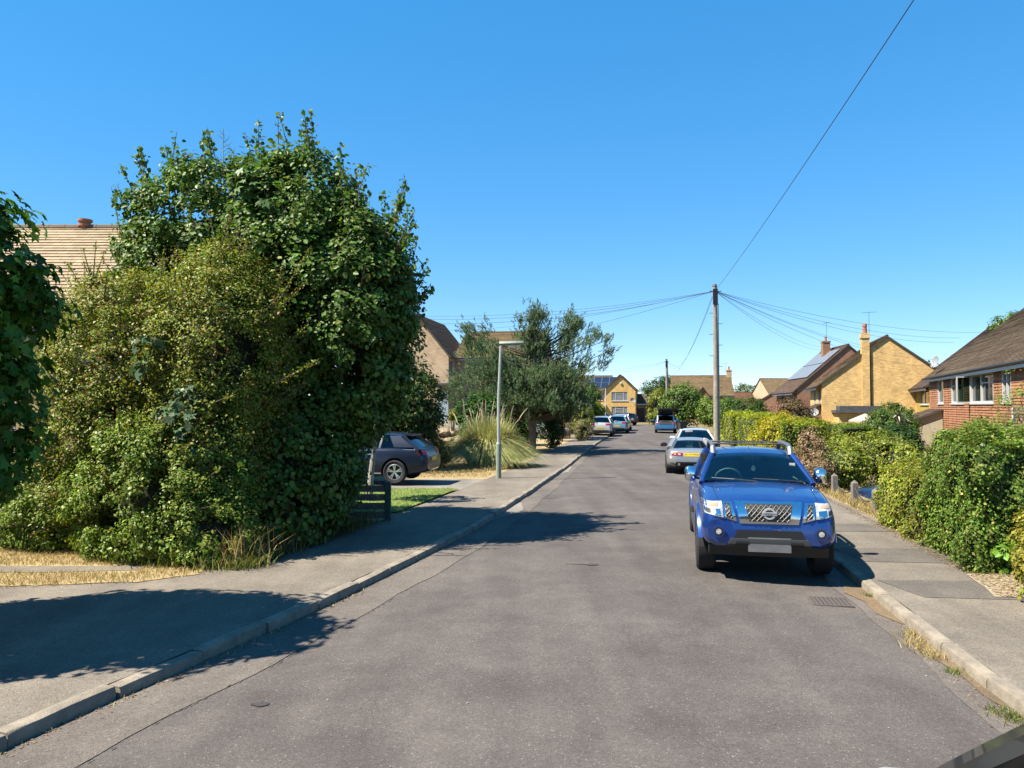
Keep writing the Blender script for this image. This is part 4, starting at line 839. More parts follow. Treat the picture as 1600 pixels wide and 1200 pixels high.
# hung tile courses over the upper wall
th = empty('tile_hanging', (0, 0, 0), parent=h1); zt = 1.05 + 1.0; row = 0; rr = random.Random(4)
while zt < EV + 1.0 - .1:
    segs = [(0.0, L1)]
    for w in wl4:
        if w[3] + 1.0 - .02 < zt + .06 < w[4] + 1.0 + .02:
            ns = []
            for a, b in segs:
                if w[2] <= a or w[1] >= b: ns.append((a, b)); continue
                if w[1] > a: ns.append((a, w[1]))
                if w[2] < b: ns.append((w[2], b))
            segs = ns
    y = Dp
    for a, b in segs:
        mb = MB()
        n = max(1, int((b - a) / 1.0))
        for i in range(n):
            s0, s1 = a + (b - a) * i / n, a + (b - a) * (i + 1) / n; X0, X1 = L1 - s0, L1 - s1; j0, j1 = rr.uniform(.028, .042), rr.uniform(.028, .042); o = .085 * (row % 2)
            mb.face([(X0, y + j0, zt), (X1, y + j1, zt), (X1, y + .008, zt + .12), (X0, y + .008, zt + .12)], [(s0 + o, .1), (s1 + o, .1), (s1 + o, .22), (s0 + o, .22)])
            mb.face([(X0, y + .001, zt), (X1, y + .001, zt), (X1, y + j1, zt), (X0, y + j0, zt)], [(s0 + o, .1), (s1 + o, .1), (s1 + o, .11), (s0 + o, .11)])
        mb.build('tile_course', M_TILEH, th)
    zt += .115; row += 1
dish(h1, (L1 - 2.6, Dp + .1, EV + 1.0 + .62), .36, (-.3, .9, .3))
chimney(h1, 12.2, Dp / 2, 8.4, 10.0, .7, .6, B_ORG, 2); aerial(h1, 12.7, Dp / 2, 9.9, 1.0)
# open casement on the double window
a, b = wb_(1517, 1553); M = Matrix.Translation((L1 - a, Dp, 2.38 + 1.0)) @ Matrix.Rotation(math.radians(100), 4, 'Z'); cw = MB()
cw.box(0, .05, -.02, .02, 0, 1.2, M).box(.55, .6, -.02, .02, 0, 1.2, M).box(.05, .55, -.02, .02, 0, .05, M).box(.05, .55, -.02, .02, 1.15, 1.2, M); cs = cw.build('open_casement', M_WHITE, h1); MB().box(.05, .55, -.005, .005, .05, 1.15, M).build('pane', M_CGLASS, cs)
# porch
sx = L1 - .2; pr = empty('porch', (0, 0, 0), parent=h1)
mb = MB(); mb.box(sx - 3.6, sx - 3.45, Dp + .05, Dp + 1.7, 0, 2.45); mb.add([(sx - 3.6, Dp + .05, 2.45), (sx - 3.6, Dp + 1.7, 2.45), (sx - 3.6, Dp + .05, 3.0), (sx - 3.45, Dp + .05, 2.45), (sx - 3.45, Dp + 1.7, 2.45), (sx - 3.45, Dp + .05, 3.0)], [(0, 1, 2), (3, 5, 4), (0, 3, 4, 1), (1, 4, 5, 2), (0, 2, 5, 3)]); mb.build('side_wall', M_CREAM, pr)
MB().box(sx - 3.45, sx - .1, Dp + 1.5, Dp + 1.68, 0, 2.3).build('porch_front', M_CREAM, pr)
slope(pr, (sx - 3.75, Dp + 1.95, 2.32), (sx, Dp + 1.95, 2.32), (sx - 3.75, Dp + .05, 3.1), (sx, Dp + .05, 3.1), R_BRN, .1, 'porch_roof')
MB().box(sx - 3.75, sx, Dp + 1.97, Dp + 2.03, 2.15, 2.31).build('porch_fascia', M_DKGREY, pr)

# --- painted yellow house beyond
Q0, Q1 = Vector((26.0, 47.5)), Vector((29.9, 57.5)); d2 = (Q1 - Q0).normalized(); rn2 = Vector((d2.y, -d2.x)); L2 = (Q1 - Q0).length
a, b = L2 - lin(1451, Q0, d2), L2 - lin(1438, Q0, d2)
h2 = house('painted_house', 'brown roofed house with yellow painted wall behind the tile hung house', Q0 + rn2 * 10, math.atan2(d2.y, d2.x), L2, 10, -1.0, 3.75, 7.85, B_YPAINT, R_BRN, [('b', min(a, b), max(a, b), 2.35, 3.55, (.5,), None)], .1, .45, .12)
dish(h2, (L2 - .6, 10.4, 2.7), .4, (-.6, .9, .3))
MB().box(L2 - 3, L2 - .2, 10.05, 11.4, 2.5, 2.68).build('flat_porch_roof', M_FELT, h2); MB().box(L2 - .5, L2 - .3, 10.05, 11.3, 0, 2.5).build('porch_wall', B_YPAINT, h2)

# --- yellow gable house
S0 = Vector((22.95, 57.0)); d3 = Vector((.29, 1)).normalized(); rn3 = Vector((d3.y, -d3.x)); W3 = 9.0; D3 = 8.9; a3 = math.atan2(d3.y, d3.x)
h3 = house('yellow_gable_house', 'yellow brick gable ended house with external chimney and black downpipe', S0 + rn3 * D3, a3, W3, D3, -1.0, 3.95, 7.3, B_YEL, R_OCH, [('b', W3 - 2.6, W3 - .8, 2.3, 3.6, (.5,), None), ('b', W3 - 6, W3 - 4.5, 2.3, 3.6, (.5,), None)], .1, .45, .12)
yc = D3 - lin(1353, S0, rn3); mb = MB(); panel(mb, (-.16, yc + .26, 0), (0, -1, 0), .52, 8.2); panel(mb, (-.16, yc - .26, 0), (1, 0, 0), .74, 8.2); panel(mb, (.58, yc + .26, 0), (-1, 0, 0), .74, 8.2); panel(mb, (.58, yc - .26, 0), (0, 1, 0), .52, 8.2); ch = mb.build('chimney_breast', B_YEL, h3)
MB().box(-.22, .64, yc - .32, yc + .32, 8.2, 8.55).build('cap', B_OLD if 'B_OLD' in globals() else B_GOLD, ch); MB().lathe([(.0, 0), (.17, 0), (.14, .5), (.18, .52), (.16, .7), (.05, .75), (0, .75)], 12, 'z', (.18, yc, 8.55)).build('pot', M_TERRAC, ch, True)
aerial(h3, .5, yc - .35, 8.0, 2.2, 1.2)
yd = D3 - lin(1359.5, S0, rn3); MB().tube([(-.08, yd - .02, 0.2), (-.08, yd - .02, 7.2)], .05, 8).build('downpipe', M_BLACK, h3)
ye0, ye1 = D3 - lin(1372, S0, rn3), D3 - lin(1303, S0, rn3)
ex = empty('extension', parent=h3); mb = MB(); panel(mb, (-2.6, ye1, 0), (0, -1, 0), ye1 - ye0, 2.75); panel(mb, (-.02, ye1, 0), (-1, 0, 0), 2.58, 2.75); panel(mb, (-2.6, ye0, 0), (1, 0, 0), 2.58, 2.75); mb.build('extension_wall', B_ORG if False else B_YEL, ex)
MB().box(-2.85, -.03, ye0 - .2, ye1 + .2, 2.76, 2.95).build('flat_roof', M_FELT, ex); MB().box(-2.5, -.25, ye0 + .1, ye1 - .1, 2.952, 3.25).build('roof_upstand', M_FELT, ex)
lp = empty('lean_to', parent=h3); mb = MB(); panel(mb, (.4, D3 + 2.0, 0), (0, -1, 0), 1.98, 2.3); mb.face([(.4, D3 + 2.0, 2.3), (.4, D3 + .02, 2.3), (.4, D3 + .02, 3.3)], [(0, 2.3), (2, 2.3), (2, 3.3)]); panel(mb, (4, D3 + 2.0, 0), (-1, 0, 0), 3.6, 2.3); mb.build('lean_to_wall', B_ORG, lp)
slope(lp, (.2, D3 + 2.3, 2.2), (4.2, D3 + 2.3, 2.2), (.2, D3 + .02, 3.42), (4.2, D3 + .02, 3.42), R_BRN, .1, 'lean_to_roof')
dish(lp, (.1, D3 + .5, 2.75), .33, (-.9, .4, .3))
# --- red brick house with solar panels
T0 = Vector((27.8, 75)); d4 = Vector((.13, 1)).normalized(); rn4 = Vector((d4.y, -d4.x)); D4 = 9.6; W4 = 9.5
h4 = house('red_brick_house', 'red brick gable house with solar panels along its roof', T0 + rn4 * D4, math.atan2(d4.y, d4.x), W4, D4, -1.0, 3.95, 8.15, B_RED, R_BRN, [('b', W4 - 2.2, W4 - .9, 2.2, 3.6, (.5,), None), ('b', W4 - 4.6, W4 - 3.0, 2.2, 3.6, (.33, .66), None), ('b', W4 - 7.2, W4 - 5.8, 2.2, 3.6, (.5,), None)], .1, .5, .12)
sl = math.atan2(4.2, D4 / 2); nrm = Vector((0, math.sin(sl), math.cos(sl)))
for i in range(5):
    for j in range(2):
        o = Vector((.5 + i * 1.7, D4 / 2 + .5, 9.15 - .5 * math.tan(sl))); ax = Vector((1, 0, 0)); ay = Vector((0, math.cos(sl), -math.sin(sl))); M = Matrix.Translation(o + ay * (j * 2.15) + nrm * .14) @ Matrix((ax, ay, nrm)).transposed().to_4x4()
        p = MB().box(0, 1.64, 0, 2.05, 0, .04, M).build('solar_panel', M_SOLARL, h4)
chimney(h4, 4.5, D4 / 2 + .9, 8.2, 9.9, .8, .7, B_ORG, 1); aerial(h4, 4.1, D4 / 2 + .9, 9.8, 2.0, .4)
# --- small red houses at the far right end
u0 = at(1186, 640, 106); h5 = house('red_bungalow', 'small red brick gable behind the solar panel house', Vector((u0.x, 106)) + rn3 * 7.6, a3, 8, 7.6, -1.0, 2.9, 5.1, B_RED, R_BRN, [('l', 4.4, 5.6, .6, 2.2, (.5,), None), ('b', 5, 6.5, .7, 2.2, (.5,), None)], .15, .3)
u0 = at(1150, 640, 122); house('red_bungalow', 'low red tiled roof beside the distant feathery tree', (u0.x, 122), .05, 7.5, 7, -1.0, 2.4, 4.35, B_RED, brick('roof_red', (.34, .16, .10), (.27, .12, .075), (.15, .08, .05), .17, .1), [], .15, .3)
u0 = at(1205, 600, 118); house('brown_house', 'brown roof peeping above the small red gable', (u0.x, 118), .1, 9, 8, -1.0, 3.6, 6.5, B_BUFF, R_OCH, [], .15, .3)
# --- brown roofed house, centre right
u0 = at(1054, 620, 106); u1 = at(1147, 620, 106); Wm = u1.x - u0.x
h6 = house('brown_roof_house', 'orange brick house under a wide ochre roof in the centre distance', (u0.x, 107), -.14, Wm * 1.0, 8, -.6, 3.85, 6.5, B_ORG, R_OCH, [('f', Wm * .58, Wm * .78, 2.2, 3.55, (.33, .66), None, True), ('f', Wm * .82, Wm * .96, 2.2, 3.55, (.5,), None, True)], .12, .4)
h6w = house('front_wing', None, (0, 0), 0, 1, 1, 0, 0, 0, B_ORG, R_OCH) if False else None
wg = empty('front_wing', (Wm * .36, 0, 0), parent=h6); mb = MB(); ww = 1.9
panel(mb, (0, -1.2, 0), (1, 0, 0), ww, 4.0); mb.face([(0, -1.2, 4.0), (ww, -1.2, 4.0), (ww / 2, -1.2, 5.3)], [(0, 4), (ww, 4), (ww / 2, 5.3)]); panel(mb, (ww, -1.2, 0), (0, 1, 0), 1.18, 4.0); panel(mb, (0, -.02, 0), (0, -1, 0), 1.18, 4.0); mb.build('wing_wall', B_ORG, wg)
slope(wg, (-.2, -1.4, 3.9), (-.2, 1.6, 3.9), (ww / 2, -1.4, 5.45), (ww / 2, 1.6, 5.45), R_OCH, .12, 'wing_roof'); slope(wg, (ww + .2, -1.4, 3.9), (ww + .2, 1.6, 3.9), (ww / 2, -1.4, 5.45), (ww / 2, 1.6, 5.45), R_OCH, .12, 'wing_roof')
chimney(h6, Wm - .1, 4, 5.8, 8.0, .7, .7, B_BUFF, 1); aerial(h6, Wm - .6, 4, 7.4, 1.6, .2)
# --- far yellow house at the end of the street
X = lambda u, Y=100.0: (u - 800) / F * Y
h7 = house('end_house', 'golden brick house with solar panels closing the end of the street', (X(880), 103), -.2, X(957) - X(880), 7.5, -.15, 4.35, 6.3, B_GOLD, R_OCH, [('f', X(938) - X(880), X(949) - X(880), 2.95, 4.1, (.5,), None, True)], .12, .3, gutter=False)
sl = math.atan2(6.3 - 4.35, 3.75); nrm = Vector((0, -math.sin(sl), math.cos(sl)))
for i in range(4):
    for j in range(2):
        ay = Vector((0, math.cos(sl), math.sin(sl))); o = Vector((X(931) - X(880) + i * 1.02 - 1.1, -.05, 4.5)) + ay * (.2 + j * 1.75); M = Matrix.Translation(o + nrm * .12) @ Matrix((Vector((1, 0, 0)), ay, nrm)).transposed().to_4x4()
        p = MB().box(.03, .97, .03, 1.67, 0, .035, M).build('solar_panel', M_SOLAR, h7); mb = MB(); mb.box(0, .028, 0, 1.7, 0, .045, M).box(.972, 1, 0, 1.7, 0, .045, M).box(.029, .971, 0, .028, 0, .045, M).box(.029, .971, 1.672, 1.7, 0, .045, M); mb.build('panel_frame', M_ALLOY, p)
xw0, xw1 = X(951), X(998); ww = xw1 - xw0; wg = empty('gable_wing', (xw0 - X(880), -1.6, 0), parent=h7); mb = MB(); H = 4.5; RH = 6.45
x1, x2 = X(961) - xw0, X(986) - xw0
ops = [(x1, x2, 1.0, 2.3), (x1, x2, 3.05, 4.2)]; panel(mb, (0, 0, 0), (1, 0, 0), ww, H, ops, Vector((0, 1, 0))); mb.face([(0, 0, H), (ww, 0, H), (ww / 2, 0, RH)], [(0, H), (ww, H), (ww / 2, RH)]); panel(mb, (ww, 0, 0), (0, 1, 0), 8, H); panel(mb, (0, 1.58, 0), (0, -1, 0), 1.58, H); mb.build('wing_wall', B_GOLD, wg)
for o in ops: window(wg, Matrix.Translation((o[0], 0, o[2])), o[1] - o[0], o[3] - o[2], (.25, .75), (.78, (1,)), True)
for s in (0, 1):
    xe = -.25 if s == 0 else ww + .25; slope(wg, (xe, -.2, H - .12), (xe, 8, H - .12), (ww / 2, -.2, RH + .05), (ww / 2, 8, RH + .05), R_OCH, .12, 'wing_roof')
MB().lathe([(0, 0), (.16, 0), (.16, -.08), (0, -.1)], 12, 'y', (ww / 2 + .1, -.05, 5.35)).build('alarm_box', M_WHITE, wg); dish(wg, (ww - .35, -.25, 3.1), .35, (.3, -.9, .3))
MB().box(X(930) - xw0, X(953) - xw0, -.9, 1.5, 2.4, 2.56).build('porch_canopy', M_WHITE, wg); MB().box(X(937) - xw0, X(946) - xw0, 1.5, 1.56, 0, 2.1).build('front_door', mat('door_brown', (.18, .06, .03), .6), wg)
gr = empty('garage', (xw1 + .02, 103, -.1), 0, 'flat roofed garage with dark brown door beside the end house', 'garage'); gw = X(1022) - xw1
mb = MB(); panel(mb, (0, 0, 0), (1, 0, 0), gw, 2.45, [(.15, 1.2, -.01, 2.1)], Vector((0, 1, 0))); panel(mb, (gw, 0, 0), (0, 1, 0), 4, 2.45); mb.build('wall', B_RED, gr); MB().box(-.0, gw + .1, -.15, 4, 2.46, 2.62).build('fascia', M_WHITE, gr); MB().box(.15, 1.2, .06, .1, 0, 2.09).build('garage_door', mat('door_dark', (.07, .03, .02), .6, .2, 6), gr)
slope(gr, (0, .4, 2.63), (gw, .4, 2.63), (0, 2.6, 4.0), (gw * .75, 2.6, 4.0), R_BRN, .15, 'roof')

# --- left: near roof behind the hedge
hl = house('tan_roof_house', 'house with pale tan tiled roof behind the hawthorn', (-21, 18.6), 0, 12.5, 7.2, UP, 4.9, 7.38, B_BUFF, R_TAN, [('f', 7, 9, 1, 2.3, (.5,)), ('f', 3, 5, 3.3, 4.5, (.5,))], .19, .35, sep=True)
cx = at(133, 352, 22.2); MB().lathe([(0, -.2), (.14, -.2), (.14, .02), (.19, .04), (.19, .1), (.15, .1), (.15, .16), (.2, .18), (.2, .24), (0, .28)], 14, 'z', (cx.x + 21, 3.6, 7.42 - UP)).build('vent_cowl', M_TERRAC, hl, True)
# --- left: brick house behind the pine
wx0 = at(590, 600, 57).x; wx1 = at(693, 600, 57).x; GB = 1.0
h9 = house('brick_villa', 'buff brick house with steep gable wing behind the pine', (wx1 + .75, 59.2), -.17, 6.5, 8, GB, 6.1, 8.2, B_BUFF, R_OCH, [('f', 1.2, 2.3, 4.5, 5.75, (.5,)), ('f', 1.3, 3.0, 1.9, 3.1, (.5,))], .11, .4)
ww = wx1 - wx0; wg = empty('gable_wing', (-ww - .01, -2.2, 0), parent=h9); mb = MB(); H = 5.1; RH = 8.1
panel(mb, (0, 0, 0), (1, 0, 0), ww, H); mb.face([(0, 0, H), (ww, 0, H), (ww / 2, 0, RH)], [(0, H), (ww, H), (ww / 2, RH)]); panel(mb, (ww, 0, 0), (0, 1, 0), 10, H, [(.3, 1.3, 3.5, 4.7)], Vector((-1, 0, 0))); mb.build('wing_wall', B_BUFF, wg)
window(wg, Matrix.Translation((ww, .3, 3.5)) @ Matrix.Rotation(math.pi / 2, 4, 'Z'), 1.0, 1.2, (.5,))
for s in (0, 1):
    xe = -.25 if s == 0 else ww + .25; slope(wg, (xe, -.25, H - .25), (xe, 8, H - .25), (ww / 2, -.25, RH + .05), (ww / 2, 8, RH + .05), R_BRN, .11, 'wing_roof')
MB().box(ww - .9, ww + .5, -1.2, -.02, 2.75, 2.9).build('porch_roof', M_FELT, wg); MB().box(ww - .55, ww + .25, -1.1, -1.03, 0, 2.3).build('porch_screen', mat('pale_blue_paint', (.5, .6, .68), .5, .35, 20), wg)
# ------------------------------------------------------------------ vehicles
def paint(name, c, metal=.35, rough=.28): return mat(name, c, rough, .07, 3, metal=metal, coat=1.0)
def apply_bool(o, cutter):
    md = o.modifiers.new('b', 'BOOLEAN'); md.object = cutter; md.operation = 'DIFFERENCE'; md.solver = 'EXACT'
    try: md.material_mode = 'TRANSFER'
    except Exception: pass
    dg = bpy.context.evaluated_depsgraph_get(); dg.update(); me = bpy.data.meshes.new_from_object(o.evaluated_get(dg)); o.modifiers.clear(); old = o.data; o.data = me; bpy.data.meshes.remove(old)
    cm = cutter.data; bpy.data.objects.remove(cutter); bpy.data.meshes.remove(cm)
def wheel(parent, x, y, r, w, side, rim='star', rs=.66):
    e = empty('wheel', (x, y, r), parent=parent); R = r * rs; h = w / 2
    MB().lathe([(R, -h * .8), (r * .90, -h), (r * .985, -h * .8), (r, -h * .35), (r, h * .35), (r * .985, h * .8), (r * .90, h), (R, h * .8), (R * .98, 0), (R, -h * .8)], 28, 'y').build('tyre', M_RUB, e, True)
    o = side * h; mb = MB(); mb.lathe([(R, o * .8), (R * .93, o * .86), (R * .9, o * .5), (R * .88, -o * .6)], 28, 'y'); mb.lathe([(0, o * .72), (R * .2, o * .7), (R * .22, o * .4)], 14, 'y')
    for k in range(5):
        a = 2 * math.pi * k / 5 + .3
        for s in ((-.16, .16) if rim == 'star' else (0,)):
            c0, s0 = math.cos(a + s * .4), math.sin(a + s * .4); c1, s1 = math.cos(a + s), math.sin(a + s)
            mb.bar((c0 * R * .15, o * .66, s0 * R * .15), (c1 * R * .93, o * .78, s1 * R * .93), .03 if rim == 'star' else .07, .025, (0, 1, 0))
    mb.build('rim', M_ALLOY, e, True); MB().lathe([(0, 0), (R * .87, 0), (R * .87, .02), (0, .02)], 20, 'y', (0, -o * .15, 0)).build('brake_disc', M_DKGREY, e)
def smooth_interp(pts, x):
    px = np.array([p[0] for p in pts]); pz = np.array([p[1] for p in pts]); xx = np.linspace(px[0], px[-1], 400); zz = np.interp(xx, px, pz); k = np.hanning(17); k /= k.sum(); zp = np.concatenate([np.full(8, zz[0]), zz, np.full(8, zz[-1])]); return float(np.interp(x, xx, np.convolve(zp, k, 'valid')))
def car(name, label, loc, heading, sp, m, group=None, cat='car'):
    """local x forward, z up, origin on the ground mid-way between the axles"""
    root = empty(name, loc, heading, label, cat, group); xr, xf, W = sp['xr'], sp['xf'], sp['W']; hw = W / 2; fa, ra, r = sp['fa'], sp['ra'], sp['r']
    xs_ = np.unique(np.concatenate([np.linspace(xr, xr + .35, 7), np.linspace(xr + .35, xf - .4, 26), np.linspace(xf - .4, xf, 8)])); mid = (xr + xf) / 2; hl = (xf - xr) / 2; rings = []
    for x in xs_:
        t = abs(x - mid) / hl; rf = x > mid; k = sp.get('tf', .13) if rf else sp.get('tr', .10)
        w = hw * (1 - k * max(0, (t - .45) / .55) ** 2.2 - (.06 * max(0, (t - .93) / .07) ** 2)); zt = smooth_interp(sp['top'], x); zb = smooth_interp(sp['bot'], x); e = max(0, (t - .965) / .035); zt -= .05 * e * e; zb += .05 * e * e
        H = zt - zb; sh = sp.get('shoulder', .07)
        half = [(0, zb), (w * .82, zb), (w * .93, zb + .05 * H + .02), (w * .985, zb + .22 * H), (w, zb + .45 * H), (w * .992, zb + .66 * H), (w * .965, zt - sh * 1.15), (w * .925, zt - sh * .5), (w * .85, zt - sh * .08), (w * .6, zt + .012), (0, zt + .03)]
        rings.append([(x, -a, b) for a, b in half] + [(x, a, b) for a, b in reversed(half[1:-1])])
    mb = MB(); mb.loft(rings); body = mb.build('body', m, root); body.parent = None
    cut = MB()
    for ax in (fa, ra):
        for s in (-1, 1):
            ring = lambda y: [(ax + (r + sp.get('ag', .055)) * math.cos(2 * math.pi * k / 28), y, r + .01 + (r + sp.get('ag', .055)) * math.sin(2 * math.pi * k / 28)) for k in range(28)]
            a, b = sorted((s * (hw - .27), s * (hw + .2))); cut.loft([ring(a), ring(b)])
    co = cut.build('cut', M_INT); bmx = bmesh.new(); bmx.from_mesh(co.data); bmesh.ops.recalc_face_normals(bmx, faces=bmx.faces); bmx.to_mesh(co.data); bmx.free()
    bmx = bmesh.new(); bmx.from_mesh(body.data); bmesh.ops.recalc_face_normals(bmx, faces=bmx.faces); bmx.to_mesh(body.data); bmx.free()
    apply_bool(body, co); body.parent = root
    body.data.polygons.foreach_set('use_smooth', [True] * len(body.data.polygons)); body.data.set_sharp_from_angle(angle=math.radians(38))
    bv = BVHTree.FromPolygons([v.co[:] for v in body.data.vertices], [p.vertices[:] for p in body.data.polygons])
    for ax in (fa, ra):
        for s in (-1, 1): wheel(root, ax, s * (hw - .115), r, sp.get('tw', .21), s, sp.get('rim', 'star'))
    g = sp['gh']; zb, zr, wb, wr = g['zb'], g['zr'], g['wb'], g['wr']; xfb, xfr, xrr, xrb = g['x']
    zf = g.get('zf', zb)
    # roof
    R1 = []; R2 = []
    for i in range(11):
        t = i / 10; x = xrr - .02 + (xfr + .02 - xrr + .02) * t; zc = zr - .05 * (2 * t - 1) ** 4 - g.get('fall', 0) * max(0, .6 - t)
        R1.append([(x, y * wr, zc + .035 * (1 - y * y) - (.03 if abs(y) > .97 else 0)) for y in np.linspace(-1, 1, 11)]); R2.append([(p[0], p[1] * .96, p[2] - .045) for p in R1[-1]])
    mb = MB(); rings = [a + list(reversed(b)) for a, b in zip(R1, R2)]; mb.loft(rings); mb.build('roof', g.get('rm', m), root, True)
    zrf = zr - .05; zrr = zr - .05 - g.get('fall', 0) * .6
    def side_pt(t, up, s, xb, xt, ins=0): # point between belt and roof edge
        return Vector((xb + (xt - xb) * up, s * (wb + (wr - wb) * (up ** 1.25) - ins), zb + ((zrr + (zrf - zrr) * min(1, max(0, (xt - xrr) / max(.01, xfr - xrr)))) - zb) * up))
    for s in (-1, 1):
        for el in g['side']:
            kind, xb0, xb1, xt0, xt1 = el
            ins = 0 if kind == 'pillar' else .012; U = np.linspace(-.03 if kind == 'pillar' else 0, 1, 6); A = [[side_pt(0, u, s, xb0 + (xb1 - xb0) * q, xt0 + (xt1 - xt0) * q, ins) for q in np.linspace(0, 1, 3)] for u in U]
            B = [[p - Vector((0, s * (.035 if kind != 'glass' else .004), 0)) for p in r_] for r_ in A]; mb = MB(); mb.loft([a + list(reversed(b)) for a, b in zip(A, B)])
            mb.build({'pillar': 'pillar', 'post': 'pillar', 'glass': 'side_window'}[kind], {'pillar': m, 'post': M_BLACK, 'glass': g.get('gm', M_CGLASS)}[kind], root, True)
        if g.get('trim'): MB().tube([(xrb + .1, s * (wb + .004), zb + .005), (xfb - .15, s * (wb + .004), zb + .005)], .009, 6).build('window_trim', M_CHROME, root)
    def screen(nm, xb, zbb, wbb, xt, zt, wt, bul, mm):
        A = [[Vector((xb + (xt - xb) * u + bul * (1 - q * q) * (1 - .3 * u), q * (wbb + (wt - wbb) * u), zbb + (zt + .03 * (1 - q * q) - zbb) * u)) for q in np.linspace(-1, 1, 9)] for u in np.linspace(0, 1, 6)]
        mb = MB(); sg = .006 if bul > 0 else -.006; mb.loft([a + [p - Vector((sg, 0, 0)) for p in reversed(a)] for a in A]); return mb.build(nm, mm, root, True)
    screen('windscreen', xfb, zf + .02, wb * .96, xfr, zrf + .0, wr * .95, g.get('bul', .09), g.get('wm', M_CGLASS))
    screen('rear_window', xrb, g.get('zrb', zb) + .02, wb * g.get('rw', .92), xrr, zrr + .0, wr * .94, -.07, g.get('gm', M_CGLASS))
    # corner posts
    for s in (-1, 1):
        for (xb, zbb, xt, zt, wk, kb) in ((xfb, zf, xfr, zrf, g.get('aw', .075), .985), (xrb, g.get('zrb', zb), xrr, zrr, g.get('cw', .10), .97)):
            mb = MB(); pts = [Vector((xb + (xt - xb) * u, s * (wb * kb + (wr * .985 - wb * kb) * u ** 1.2), zbb - .02 + (zt + .02 - zbb) * u)) for u in np.linspace(0, 1, 7)]; mb.tube(pts, [wk * .62] * 7, 8); mb.build('corner_pillar', m, root, True)
    # cabin
    mb = MB(); mb.add([(xrb + .25, -wb * .93, zb - .25), (xfb - .3, -wb * .93, zb - .25), (xfb - .3, wb * .93, zb - .25), (xrb + .25, wb * .93, zb - .25), (xrb + .25, -wb * .93, zb + .0), (xfb - .12, -wb * .93, zb + .01), (xfb - .12, wb * .93, zb + .01), (xrb + .25, wb * .93, zb + .0)], [(0, 1, 2, 3), (4, 7, 6, 5), (0, 4, 5, 1), (1, 5, 6, 2), (2, 6, 7, 3), (3, 7, 4, 0)]); mb.build('dashboard', M_INT, root)
    for sx in g.get('seats', ()):
        for s in (-1, 1):
            mb = MB(); y = s * wb * .5; mb.loft([[(sx + dx - .1 * u, y + q[0] * (1 - .15 * u) * .25, zb - .1 + q[1]) for q in ((-1, u), (1, u))] + [(sx + dx + .1 - .1 * u, y + q[0] * .25 * (1 - .15 * u), zb - .1 + q[1]) for q in ((1, u), (-1, u))] for u, dx in ((0, 0), (.25, 0), (.38, .0))]); mb.loft([[(sx - .08, y - .13, zb + z), (sx - .08, y + .13, zb + z), (sx + .0, y + .12, zb + z), (sx + .0, y - .12, zb + z)] for z in [q * (min(.5, zr - zb - .16) / .5) for q in (.29, .36, .47, .5)]]); mb.build('seat', g.get('seatm', M_SEAT), root, True, 60)
    # mirrors
    if g.get('mir', True):
        for s in (-1, 1):
            xm = xfb - g.get('mx', .35); mb = MB(); rings = []
            ml = g.get('ml', 1)
            for y, k in ((0, .55), (.05, .95), (.16, 1), (.22, .8), (.235, .45)): rings.append([(xm + .09 * k * a, s * (wb + .07 * ml + y * ml), zb + .09 * g.get('ms', 1) + .075 * g.get('ms', 1) * k * b) for a, b in ((-.6, -1), (.5, -.9), (1, 0), (.5, .9), (-.6, 1))])
            mb.loft(rings); mi = mb.build('mirror', g.get('mm', m), root, True, 50); MB().bar((xm, s * (wb - .03), zb + .06), (xm, s * (wb + .1), zb + .09), .06, .03).build('mirror_arm', M_BLACK, mi)
    return root, bv
def patch(root, bv, name, m, corners, axis='x', sgn=1, off=.006, th=.012, nu=8, nv=5, parent=None):
    """hug the body with a four cornered panel given in (y,z) for the ends or (x,z) for the flanks"""
    c = [Vector((*p, 0)) for p in corners]; A = []
    for i in range(nu + 1):
        row = []
        for j in range(nv + 1):
            u, v = i / nu, j / nv; p = c[0].lerp(c[1], u).lerp(c[3].lerp(c[2], u), v)
            if axis == 'x': o = Vector((sgn * 4, p.x, p.y)); d = Vector((-sgn, 0, 0))
            else: o = Vector((p.x, sgn * 3, p.y)); d = Vector((0, -sgn, 0))
            h = bv.ray_cast(o, d)[0]
            if h is None: h = o + d * (4 - 2.0 if axis == 'x' else 3 - .8)
            row.append(h)
        A.append(row)
    ax = Vector((sgn, 0, 0)) if axis == 'x' else Vector((0, sgn, 0)); f_ = [[p + ax * off for p in r_] for r_ in A]; bk = [[p - ax * th for p in r_] for r_ in A]
    mb = MB(); mb.loft([a + list(reversed(b)) for a, b in zip(f_, bk)]); return mb.build(name, m, parent or root, True, 40)
def rear_kit(root, bv, xr, lights, plate, ymode='Y', text='', ztxt=None, plate_m=None):
    for (y0, y1, z0, z1, z0b, z1b) in lights:
        for s in (-1, 1): patch(root, bv, 'tail_light', M_LAMPR, [(s * y0, z0), (s * y1, z0b), (s * y1, z1b), (s * y0, z1)], 'x', -1, .014)
    if plate:
        w, z = plate; p = patch(root, bv, 'number_plate', plate_m or M_YPLATE, [(-w / 2, z - .055), (w / 2, z - .055), (w / 2, z + .055), (-w / 2, z + .055)], 'x', -1, .012)
        if text:
            h = bv.ray_cast(Vector((-4, 0, z)), Vector((1, 0, 0)))[0]; put_text(p, text, (h.x - .016, w * .46, z - .038), .105, (math.pi / 2, 0, -math.pi / 2), M_BLACK, w * .92)
